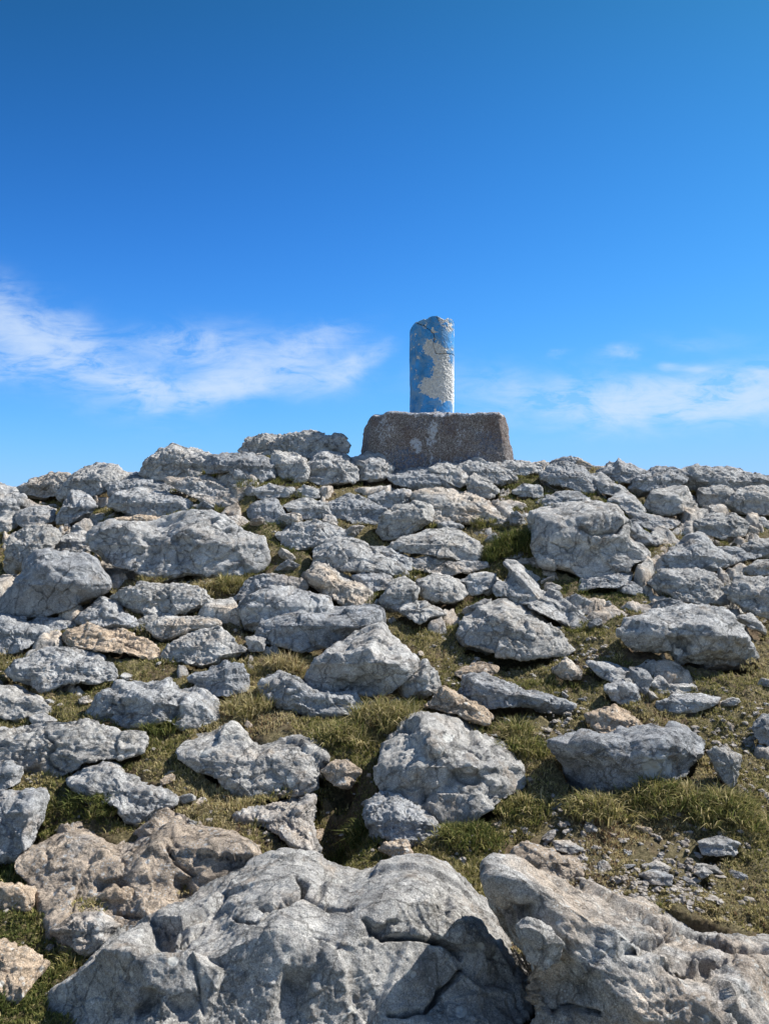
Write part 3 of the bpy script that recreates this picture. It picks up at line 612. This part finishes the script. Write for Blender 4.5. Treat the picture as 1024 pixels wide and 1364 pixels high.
hb -= .5*sstep(8.6, 10.0, q[:, 1]) + .5*sstep(5.0, 6.0, np.abs(q[:, 0])) + .4*sstep(2.2, 1.6, q[:, 1])
blkm = sstep(1.15, .75, np.maximum(np.abs(q[:, 0]-.5), np.abs(q[:, 1]-7.9))); hb = hb*(1-blkm) - .08*blkm
hb -= .12*sstep(3.5, 3.0, q[:, 1])
hb = np.where(hb > .03, .03 + .45*(hb - .03), hb)
hb -= .20*socket(q[:, 0], q[:, 1], q[:, 2])
ZB = q[:, 2] + hb; nbx, nby = len(xb), len(yb)
ii = (np.arange(nby-1)[:, None]*nbx + np.arange(nbx-1)[None]).ravel()
put('bedrock', mesh_from('bedrock', np.stack([q[:, 0], q[:, 1], ZB], 1), np.stack([ii, ii+1, ii+1+nbx, ii+nbx], 1), [RM[1]]), kind='structure')
def bed(x, y):
    i = np.clip(np.round((np.asarray(x) + 6.2)/.015).astype(int), 0, nbx-1); j = np.clip(np.round((np.asarray(y) - 1.4)/.015).astype(int), 0, nby-1)
    return ZB[j*nbx + i]

# ------------------------------------------------------------------ filler rocks between the traced ones (shared shapes, own objects)
base_meshes = []
for k in range(9):
    rng = np.random.RandomState(50 + k); f = facets(ico(5)[0], rng, 60, 4)
    f = f*np.array([1, .68, .8]); f = f[:, [0, 2, 1]]; fc = ico(5)[1]
    n = normals(f, fc)
    if n[np.argmax(f[:, 2])][2] < 0: n = -n; fc = fc[:, ::-1]
    f = f + n*(rough(f*.3, n, .3, 1.25, 1.0, k*9.1)/.3)[:, None]
    base_meshes.append([f, fc, [mesh_from('rock', f, fc, [mm]) for mm in RM]])
pV = np.concatenate(proxyV); pF = np.concatenate(proxyF)
bvh = BVHTree.FromPolygons([tuple(q) for q in pV], [tuple(int(w) for w in q) for q in pF])
def covered(x, y, z, h=1.2): return bvh.ray_cast(Vector((x, y, z - .05)), Vector((0, 0, 1)), h)[0] is not None
rnd = random.Random(11)
fill = []
REG = [('grey rock of the broken outcrop on the upper left slope', 'rocks of the upper left outcrop', lambda x, y: x < -.9 and y > 4.9),
       ('grey rock of the broken outcrop in the middle of the upper slope', 'rocks of the upper middle outcrop', lambda x, y: -.9 <= x < 1.0 and y > 4.9),
       ('grey rock of the broken outcrop on the upper right slope', 'rocks of the upper right outcrop', lambda x, y: x >= 1.0 and y > 4.9),
       ('small grey rock poking through grass on the lower left', 'small rocks in the lower left grass', lambda x, y: x < 0 and y <= 4.9),
       ('small grey rock poking through grass on the lower right', 'small rocks in the lower right grass', lambda x, y: x >= 0 and y <= 4.9)]
tries = 0
def add_fill(x, y, s, tint=None):
    k = rnd.randrange(9); w = rnd.choice((0, 0, 0, 1, 1) if s > .08 else (0, 1, 1, 2)) if tint is None else tint
    z = float(gz(x, y)[0]) + s*.05
    me = base_meshes[k][2][w]
    for lab, grp, test in REG:
        if test(x, y): break
    o = put('rock', me, (x, y, z), None, lab, 'rock', grp)
    slope = float(ground(x, y + .1) - ground(x, y - .1))/.2
    o.rotation_euler = (math.atan(slope) + rnd.uniform(-.25, .25), rnd.uniform(-.25, .25), rnd.uniform(0, 6.28))
    q = rnd.uniform(.75, 1.3); o.scale = (s*q, s/q, s*rnd.uniform(.45, .85))
    fill.append((x, y, s))
while tries < 6000 and len(fill) < 225:
    tries += 1
    y = rnd.uniform(5.2, 8.3) if rnd.random() < .78 else rnd.uniform(2.6, 5.2)
    tx = rnd.uniform(-.56, .56); x = tx*y
    s = (rnd.uniform(.04, .13) if y < 7.4 else rnd.uniform(.06, .2)) if y > 4.9 else rnd.uniform(.018, .06)
    if (-.6 < x < 1.7 and y > 6.7) or (abs(tx) > .46 and y < 4): continue
    z = float(ground(x, y))
    if y < 7.4 and float(socket(np.array([x]), np.array([y]), np.array([z + s*.2]))[0]) > .15: continue
    if covered(x, y, z): continue
    if any((x-a)**2 + (y-b_)**2 < ((s+c_)*.62)**2 for a, b_, c_ in fill): continue
    pass
    add_fill(x, y, s)
for (x, y, s) in fill:
    pass

# ------------------------------------------------------------------ survey pillar on its concrete block
PX, PYY, YAW = .49, 8.02, math.radians(5.0)
bz = .10; blk_top = (682-553)/F*(PYY-.45)
pillar = bpy.data.objects.new('survey_pillar', None); C.objects.link(pillar)
pillar.location = (PX, PYY, bz); pillar.rotation_euler = (0, 0, YAW)
pillar['label'] = 'cylindrical concrete survey pillar with peeling blue paint on a rough brown block'; pillar['category'] = 'survey pillar'; pillar['kind'] = 'thing'
hB = blk_top - bz
def block():
    d = ico(7)[0]; hw = .70
    P = [((0, 0, 1), hB/2), ((0, 0, -1), hB/2)]
    for ax, ay in ((1, 0), (-1, 0), (0, 1), (0, -1)): P.append(((ax, ay, .10), hw))
    P += [((1, 0, .8), (hw + .8*hB/2)/1.28*1.28 - .085), ((-1, 0, 1.0), (hw + hB/2) - .075), ((.8, -.8, .2), hw*1.30), ((-.8, -.8, .2), hw*1.27), ((1, 1, .2), hw*1.3)]
    s = np.zeros(len(d))
    for n, h in P:
        n = np.array(n, float); L_ = np.linalg.norm(n); n /= L_; h = h/L_ if (abs(n[0]) > .5 and abs(n[2]) > .3) else h; s += np.maximum(d @ n/h, 0)**70
    v = d*(s**(-1/70))[:, None]
    f = ico(7)[1]; n = normals(v, f)
    if n[np.argmax(v[:, 2])][2] < 0: n = -n; f = f[:, ::-1]
    e = .006*ridged(v*25, 3) + .0045*fbm(v*60, 3) + .012*fbm(v*5 + 4, 3)
    edge = sstep(.55, 1.0, np.abs(v[:, 2])/(hB/2))
    e -= .028*edge*sstep(.1, .7, vnoise(v*9 + 2))
    v = v + n*e[:, None]; v[:, 2] += hB/2
    # paint left on the front and sides: pale drips and patches, faded blue
    x, z = v[:, 0], v[:, 2]/hB; w_ = .03*vnoise(v*14) ; w2 = .05*vnoise(v*11 + 9)
    def sp(cx, cz, rx, rz): return np.exp(-(((x + w_ - cx)/rx)**2 + ((z + w2 - cz)/rz)**2)**2)
    pale = np.maximum.reduce([sp(-.10, .74, .065, .17), sp(-.255, .62, .045, .10), .8*sp(-.12, .42, .014, .26), .8*sp(-.045, .35, .013, .24)*1.0, .75*sp(.36, .45, .014, .22), .7*sp(.42, .28, .013, .14),
                              .7*sp(.11, .22, .10, .11), .6*sp(-.55, .78, .10, .2), .55*sp(.17, .72, .09, .12), .5*sp(.38, .8, .09, .1), .6*sp(-.52, .4, .05, .16)])
    blue = np.maximum.reduce([.8*sp(-.35, .42, .22, .24), .9*sp(-.05, .28, .22, .22), .8*sp(.28, .35, .26, .26), .6*sp(.45, .65, .2, .2), .5*sp(-.1, .85, .35, .12)])
    pale = np.maximum(pale, .75*sstep(.93, .985, z + .02*vnoise(v*12)))  # chipped top edge made paler: its sunlit rim put into the colour
    front = (n[:, 1] < .2)
    return v, f, pale*front, blue*front
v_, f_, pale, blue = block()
m, t, b, N, noise, ramp, mix, M, bump = mat('rough_concrete')
g = N('ShaderNodeTexCoord'); v = g.outputs['Object']
agg = N('ShaderNodeTexVoronoi'); agg.inputs['Scale'].default_value = 130; t.links.new(v, agg.inputs['Vector'])
aggc = ramp(agg.outputs['Color'], (.0, (.07, .062, .06)), (.35, (.15, .13, .122)), (.6, (.22, .195, .183)), (.8, (.31, .295, .29)), (1, (.55, .54, .52)))
col = mix(.75, aggc, ramp(noise(v, 45, 6, .8), (.3, .35), (.5, 1.0), (.7, 1.5)), 'MULTIPLY')
col = mix(ramp(noise(v, 4, 6, .7), (.45, 0.0), (.62, .6)), col, (.12, .078, .062))
ab = N('ShaderNodeAttribute', attribute_name='blue_paint'); ap = N('ShaderNodeAttribute', attribute_name='pale_paint_lit_rim')
brk = noise(v, 38, 6, .8)
col = mix(ramp(M('MULTIPLY', ab.outputs['Fac'], M('MULTIPLY_ADD', brk, 4.5, -1.7)), (.25, 0.0), (.7, .75)), col, (.06, .12, .23))
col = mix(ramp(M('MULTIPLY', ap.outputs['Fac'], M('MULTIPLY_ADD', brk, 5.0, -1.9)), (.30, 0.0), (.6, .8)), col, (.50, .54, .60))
t.links.new(col, b.inputs['Base Color'])
t.links.new(bump(noise(v, 120, 6, .75), .8, .006, bump(agg.outputs['Distance'], .7, .008)), b.inputs['Normal'])
put('base_block', mesh_from('base_block', v_, f_, [m], True, {'pale_paint_lit_rim': ('FLOAT', pale), 'blue_paint': ('FLOAT', blue)}), (0, 0, 0), pillar)

def column():
    R = .230; H = (682-429)/F*PYY - blk_top + .02
    na, nz, ncap = 360, 330, 70
    th = np.linspace(0, 2*math.pi, na, endpoint=False)      # 0 = towards the camera, positive to the right
    def top(thx):                     # broken rim, height lost below H
        s = np.sin(thx); c_ = np.cos(thx)
        tz = np.interp(s, [-1, -.93, -.7, -.45, -.15, .08, .28, .42, .55, .7, .85, 1], [.11, .075, .045, .03, .008, .004, .03, .036, .022, .004, .008, .035])
        return tz + .006*vnoise(np.stack([s*7, c_*7, s*0], -1).reshape(-1, 3)).reshape(s.shape)*1.0
    rows = []
    zt = H - top(th)
    for k in range(nz):
        u = k/(nz-1); rows.append(np.stack([np.sin(th)*R, -np.cos(th)*R, u*zt], 1))
    for k in range(1, ncap):
        u = k/(ncap-1); r = R*(1-u)
        zz = zt*(1-u**.6) + (H-.035)*u**.6 + .012*vnoise(np.stack([np.sin(th)*r*25, np.cos(th)*r*25, th*0+3], 1))*(u < .99)
        rows.append(np.stack([np.sin(th)*r, -np.cos(th)*r, zz], 1))
    v = np.concatenate(rows); nr = len(rows)
    i = np.arange(nr-1)[:, None]*na; j = np.arange(na)[None]; j2 = (j+1) % na
    f = np.stack([(i+j).ravel(), (i+j2).ravel(), (i+na+j2).ravel(), (i+na+j).ravel()], 1)
    n = normals(v, f)
    side = np.arange(len(v)) < nz*na
    s = v[:, 0]/R; q = v[:, 2]/H; fr = v[:, 1] < .03
    # bare plaster: a diagonal band, and the lower band; the rest is blue
    w = .10*vnoise(v*18) + .10*vnoise(v*50) + .06*vnoise(v*110); w2 = .03*vnoise(v*16 + 5) + .02*vnoise(v*55)
    sx, qq = s + w, q + w2
    left = np.interp(qq, [.0, .17, .2, .35, .40, .50, .60, .66, .74], [1.2, .9, -.6, -.65, -.18, .02, -.22, -.52, -.5])
    left = np.where(qq < .20 - .05*(sx), 2.0, left)
    right = np.interp(qq, [.0, .45, .52, .58, .68, .76], [2, 1.1, .95, .7, .5, .15])
    bare = sstep(-.16, .16, sx - left)*sstep(-.16, .16, right - sx)*sstep(0, .03, .77 - qq)
    chip = sstep(.55, .85, vnoise(v*26 + 8) + .6*vnoise(v*70) + .9*sstep(.72, 1.0, q)*sstep(-.1, .5, s) - .15)
    bare = np.maximum(bare, chip*.8); bare = np.maximum(bare, np.where(side, 0, .8))
    bare = np.where(fr, bare, sstep(0, .3, fbm(v*4 + 1, 3)))
    pale_ = sstep(.80, .9, s)*sstep(-.1, .15, .62 - q)*fr       # whitewash down the right edge
    # cracks
    def crack(pts):
        d = np.full(len(v), 9.)
        for (ax, ay), (bx, by) in zip(pts[:-1], pts[1:]):
            ex, ey = (bx-ax)*R, (by-ay)*H; X_, Y_ = (s-ax)*R + .016*vnoise(v*16) + .006*vnoise(v*60), (q-ay)*H + .014*vnoise(v*18 + 3) + .006*vnoise(v*45 + 3)
            tt = ((X_*ex + Y_*ey)/(ex*ex+ey*ey)).clip(0, 1); d = np.minimum(d, np.hypot(X_-tt*ex, Y_-tt*ey))
        return np.exp(-(d/.003)**2)*fr*side
    ck = np.maximum.reduce([crack([(-.72, .955), (-.35, .875), (-.08, .84), (-.07, .74), (-.02, .63)]), crack([(-.02, .63), (.3, .635), (.55, .64), (.95, .645)]), crack([(.02, .985), (.18, .945)])])
    e = -.02*ck - .004*bare*side + .0025*fbm(v*60, 3)*(.4 + bare) + .002*ridged(v*90, 2)*bare + .004*fbm(v*7, 2)
    v = v + n*e[:, None]
    return v, f, bare, pale_, ck
v_, f_, bare, pale_, ck = column()
m, t, b, N, noise, ramp, mix, M, bump = mat('painted_concrete')
g = N('ShaderNodeTexCoord'); v = g.outputs['Object']
brk = noise(v, 55, 8, .8); sc = noise(v, 9, 7, .7, .5)
bl = mix(ramp(noise(v, 7, 6, .7, .4), (.38, 0.0), (.62, 1.0)), (.028, .165, .37), (.045, .28, .64))
bl = mix(ramp(sc, (.46, 0.0), (.62, .65)), bl, (.20, .31, .40))
pl = ramp(brk, (.25, (.15, .15, .15)), (.42, (.38, .38, .37)), (.58, (.58, .58, .56)), (.72, (.76, .76, .75)))
pl = mix(ramp(noise(v, 24, 6, .7), (.54, 0.0), (.72, .5)), pl, (.2, .34, .52))
ab = N('ShaderNodeAttribute', attribute_name='bare'); ap = N('ShaderNodeAttribute', attribute_name='whitewash'); ac = N('ShaderNodeAttribute', attribute_name='crack')
col = mix(ramp(M('MULTIPLY', ab.outputs['Fac'], M('MULTIPLY_ADD', brk, 3.2, -.7)), (.30, 0.0), (.55, 1.0)), bl, pl)
col = mix(M('MULTIPLY', ap.outputs['Fac'], .75), col, (.72, .74, .76))
col = mix(M('MULTIPLY', ac.outputs['Fac'], .7), col, (.04, .04, .05))
t.links.new(col, b.inputs['Base Color']); b.inputs['Roughness'].default_value = .7
t.links.new(bump(noise(v, 140, 6, .75), .6, .004), b.inputs['Normal'])
put('column', mesh_from('column', v_, f_, [m], True, {'bare': ('FLOAT', bare), 'whitewash': ('FLOAT', pale_), 'crack': ('FLOAT', ck)}), (0, 0, hB - .012), pillar)

# ------------------------------------------------------------------ grass, gravel
def blades(cx, cy, cz, n_per, hgt, spread, leanf, tint, rng, up=1.0, width=1.0):
    """cx.. clump centres; returns verts, faces, colours of curved tapering blades"""
    n = len(cx); idx = np.repeat(np.arange(n), n_per); m_ = len(idx)
    ang = rng.rand(m_)*2*np.pi; rr = np.sqrt(rng.rand(m_))*spread[idx]
    bx = cx[idx] + np.cos(ang)*rr; by = cy[idx] + np.sin(ang)*rr
    bz_ = cz[idx] if up is None else ground(bx, by, True) - .004
    L = hgt[idx]*(.5 + .8*rng.rand(m_)); la = ang + rng.normal(0, .7, m_)
    le = leanf[idx]*(.3 + .9*rng.rand(m_))
    dx, dy = np.cos(la), np.sin(la); wx, wy = -dy, dx
    tw = rng.rand(m_)*6.28; wx, wy = np.cos(tw), np.sin(tw)
    w = (.0011 + .0011*rng.rand(m_))*width*(1 + .0*L)
    b0 = np.stack([bx, by, bz_], 1); W_ = np.stack([wx, wy, wx*0], 1)*w[:, None]
    D = np.stack([dx, dy, dx*0], 1)
    m1 = b0 + D*(L*le*.28)[:, None]; m1[:, 2] += L*.55*(1-.25*le)
    tp = b0 + D*(L*le*.95)[:, None]; tp[:, 2] += L*(1-.55*le).clip(.12)
    V_ = np.stack([b0 - W_, b0 + W_, m1 + W_*.8, m1 - W_*.8, tp], 1).reshape(-1, 3)
    k = np.arange(m_)*5
    F_ = np.concatenate([np.stack([k, k+1, k+2], 1), np.stack([k, k+2, k+3], 1), np.stack([k+3, k+2, k+4], 1)])
    G = np.array([(.065, .082, .022), (.11, .125, .035), (.19, .175, .06), (.33, .28, .135), (.46, .385, .22), (.17, .105, .06)])
    tt = tint[idx] + rng.normal(0, .16, m_)
    ci = np.clip((tt*5).astype(int), 0, 5); colr = G[ci]*(.80 + .7*rng.rand(m_))[:, None]
    colr = np.repeat(colr, 5, 0); colr = np.concatenate([colr, np.ones((len(colr), 1))], 1)
    return V_, F_, colr
m, t, b, N, noise, ramp, mix, M, bump = mat('grass_blade')
at = N('ShaderNodeAttribute', attribute_name='tint'); t.links.new(at.outputs['Color'], b.inputs['Base Color'])
tr = N('ShaderNodeBsdfTranslucent'); t.links.new(at.outputs['Color'], tr.inputs[0]); ms = N('ShaderNodeMixShader'); ms.inputs[0].default_value = .35
t.links.new(b.outputs[0], ms.inputs[1]); t.links.new(tr.outputs[0], ms.inputs[2]); t.links.new(ms.outputs[0], t.nodes['Material Output'].inputs[0])
GM = m
rng = np.random.RandomState(5)
NC = 52000
yy_ = 1.9 + 6.5*rng.rand(NC)**1.5; xx_ = (rng.rand(NC)*2-1)*.58*yy_
zz_ = ground(xx_, yy_)
pxx = 512 + F*xx_/yy_; pyy = 682 - F*zz_/yy_
P3 = np.stack([xx_, yy_, yy_*0], 1)
dn = fbm(P3*2.3 + 8, 3) + .5*vnoise(P3*9)
SOIL = [(750, 1150, 75, 50), (860, 1185, 90, 35), (770, 870, 70, 20), (980, 1010, 60, 50), (900, 1150, 70, 45), (650, 870, 60, 25), (740, 960, 40, 40)]
soilm = np.zeros(NC)
for (a, b_, c_, d_) in SOIL: soilm = np.maximum(soilm, np.exp(-(((pxx-a)/c_)**2 + ((pyy-b_)/d_)**2)))
keep = (dn - 1.7*soilm*(.6 + .5*vnoise(P3*14)) > -1.15)
keep &= bed(xx_, yy_) < ground(xx_, yy_, True) + .012
keep &= np.array([not covered(a, b_, c_) for a, b_, c_ in zip(xx_, yy_, zz_)])
xx_, yy_, zz_, dn, soilm, P3, pxx, pyy = [q[keep] for q in (xx_, yy_, zz_, dn, soilm, P3, pxx, pyy)]
tint = .56 + .30*fbm(P3*1.3 + 2, 3) + .12*vnoise(P3*7 + 3)
GREEN = [(210, 880, 90, 25), (100, 925, 60, 25), (110, 1080, 60, 40), (390, 740, 40, 20), (800, 800, 50, 30), (480, 1130, 60, 20), (640, 1110, 60, 30), (740, 765, 60, 25), (70, 790, 100, 20), (200, 985, 70, 30), (20, 1290, 60, 60), (880, 1200, 60, 30), (550, 850, 40, 30)]
BROWN = [(190, 770, 90, 15), (330, 940, 60, 50), (520, 960, 60, 35), (400, 880, 40, 25), (690, 870, 60, 20), (800, 1090, 60, 40)]
for (a, b_, c_, d_) in GREEN: tint -= .22*np.exp(-(((pxx-a)/c_)**2 + ((pyy-b_)/d_)**2))
for (a, b_, c_, d_) in BROWN: tint += .25*np.exp(-(((pxx-a)/c_)**2 + ((pyy-b_)/d_)**2))
hg = (.016 + .013*(vnoise(P3*5 + 1)) + .02*rng.rand(len(xx_))**3)*(1 - .4*soilm)
hg = hg*np.where(yy_ > 5.5, .9, 1)
V_, F_, col_ = blades(xx_, yy_, zz_, 22, hg.clip(.014), .022 + .022*rng.rand(len(xx_)), .5 + .6*rng.rand(len(xx_)), tint.clip(.02, .98), rng, width=1.25)
put('grass', mesh_from('grass', V_, F_, [GM], True, {'tint': ('FLOAT_COLOR', col_)}), label='short green and straw coloured turf between the rocks', cat='grass', kind='stuff')
print('clumps', len(xx_), 'blades', len(V_)//5)

# long tussocks hanging over the banks, each its own plant; (photo px, py of its foot, radius m, blade length m, blades, dryness, label)
TUS = [(515, 965, .16, .13, 1500, .62, 'dense dry tussock on the bank under the smooth topped grey boulder'),
       (455, 990, .13, .11, 1000, .55, 'olive tussock drooping into the dark hollow left of the central boulder'),
       (330, 945, .12, .11, 900, .72, 'straw coloured tussock right of the two humped rock'),
       (378, 885, .10, .12, 700, .82, 'reddish dry tussock between the lower smooth boulder and the two humped rock'),
       (355, 925, .09, .12, 500, .85, 'dry fine tussock left of the shaded low rock'),
       (692, 735, .19, .17, 2400, .22, 'dark green bushy plant left of the bulky cracked boulder'),
       (665, 745, .13, .12, 900, .25, 'low dark green clump at the left foot of the bushy plant'),
       (700, 1000, .11, .12, 700, .45, 'long green tussock between the central boulder and the lichen disc rock'),
       (690, 975, .09, .11, 500, .5, 'tuft of mixed grass above the long green tussock'),
       (640, 700, .10, .08, 500, .45, 'small dull tuft under the broad warm topped slab'),
       (560, 705, .10, .08, 500, .5, 'small dull tuft at the right of the big shaded wedge'),
       (310, 780, .12, .10, 900, .55, 'dark brown tussock at the right end of the wide fluted boulder'),
       (270, 785, .12, .07, 800, .75, 'dry brown cushion under the wide fluted boulder'),
       (205, 770, .13, .06, 900, .75, 'flat dry cushion at the left foot of the wide fluted boulder'),
       (275, 632, .11, .08, 600, .45, 'dark tuft at the right foot of the peaked skyline rock'),
       (330, 650, .12, .08, 600, .45, 'dark tuft below the left crest face'),
       (215, 972, .09, .08, 500, .3, 'green tuft against the front of the two humped rock'),
       (470, 1090, .09, .11, 500, .3, 'shaded green tuft inside the dark hollow'),
       (545, 1045, .05, .10, 200, .75, 'thin straw tuft on the left shoulder of the central boulder'),
       (855, 1010, .05, .06, 200, .4, 'tiny tuft behind the lichen disc rock'),
       (800, 1085, .14, .09, 1100, .6, 'olive tussock under the overhang of the lichen disc rock'),
       (880, 1070, .18, .12, 1500, .5, 'dark green tussock on the brow of the shaded bank on the right'),
       (970, 1090, .17, .11, 1500, .48, 'long grass brow overhanging the deep shade at the right edge'),
       (900, 790, .10, .08, 500, .25, 'green cushion on the broken ledge under the steep grey pyramid'),
       (630, 1120, .14, .08, 1000, .35, 'green tussock at the lower right of the central boulder'),
       (700, 1075, .12, .09, 800, .5, 'dry green tussock below the right tip of the central boulder'),
       (125, 1082, .12, .08, 900, .3, 'green tussock left of the bright knobbly stone'),
       (440, 735, .08, .05, 300, .3, 'green tuft right of the green hollow'),
       (240, 1185, .07, .04, 400, .8, 'brown dried plants in a pocket of the huge tan slab'),
       (125, 1212, .06, .04, 300, .6, 'olive cushion on the lower left of the huge tan slab')]
for (px, py, R_, L_, nb, ti, lab) in TUS:
    d = ground_hit(px, py); x = (px-512)/F*d
    g_ = bvh.ray_cast(Vector((x, d, 1.5)), Vector((0, 0, -1)), 4)
    z0 = float(ground(x, d)); base = z0
    zc = (682-py)/F*d
    if g_[0] is not None and g_[0].z > z0: base = min(g_[0].z, z0 + .05)
    nc = max(6, nb//22); r_ = np.sqrt(rng.rand(nc))*R_*.8; a_ = rng.rand(nc)*6.28
    cx, cy = r_*np.cos(a_)*1.25, r_*np.sin(a_)*.7
    dome = (1 - (r_/R_)**2)*R_*.35
    cz = ground(x + cx, d + cy, True) - base + dome
    V_, F_, col_ = blades(x + cx, d + cy, base + cz, 22, np.full(nc, L_*(.60 if py > 980 else .74))*(.7 + .5*rng.rand(nc)), np.full(nc, .03), .7 + .7*rng.rand(nc), np.full(nc, ti) + rng.normal(0, .08, nc), rng, up=None, width=1.35)
    V_ = V_ - np.array([x, d, base])
    nm = 'bush' if 'bushy' in lab else 'grass_tussock'
    put(nm, mesh_from(nm, V_, F_, [GM], True, {'tint': ('FLOAT_COLOR', col_)}), (x, d, base), None, lab, 'plant' if nm == 'bush' else 'grass tussock')

# gravel: chips of limestone strewn on the bare soil
m, t, b, N, noise, ramp, mix, M, bump = mat('limestone_chips')
g = N('ShaderNodeNewGeometry'); v = g.outputs['Position']
t.links.new(ramp(noise(v, 40, 5, .7), (.3, (.14, .12, .10)), (.5, (.27, .24, .21)), (.7, (.45, .43, .40))), b.inputs['Base Color'])
cand = []
for (a, b_, c_, d_) in SOIL + [(830, 1195, 60, 20), (990, 970, 45, 30), (385, 1040, 25, 20), (750, 1145, 40, 30), (905, 1180, 50, 40), (640, 905, 40, 12)]:
    for k in range(170):
        px, py = a + rnd.gauss(0, .55)*c_, b_ + rnd.gauss(0, .55)*d_
        cand.append((px, py))
for k in range(2600): cand.append((rnd.uniform(0, 1024), rnd.uniform(640, 1300)))
vs, fsx, q0 = [], [], 0
iv, if_ = ico(2)
for (px, py) in cand:
    d = ground_hit(px, py); x = (px-512)/F*d
    if covered(x, d, float(ground(x, d))): continue
    s = .003 + .013*rnd.random()**3 + .0012*max(0, d - 4)
    q = iv*(1 + .35*np.array([rnd.uniform(-1, 1) for _ in range(len(iv))]))[:, None]*np.array([rnd.uniform(.8, 1.5), rnd.uniform(.7, 1.2), rnd.uniform(.4, .8)])
    a = rnd.uniform(0, 6.28); c_, s_ = math.cos(a), math.sin(a); q = np.stack([q[:, 0]*c_ - q[:, 1]*s_, q[:, 0]*s_ + q[:, 1]*c_, q[:, 2]], 1)
    vs.append(q*s + np.array([x, d, float(gz(x, d)[0]) + s*.15])); fsx.append(if_ + q0); q0 += len(q)
put('gravel', mesh_from('gravel', np.concatenate(vs), np.concatenate(fsx), [m], False), label='loose pale limestone chips strewn over the bare soil and turf', cat='gravel', kind='stuff')
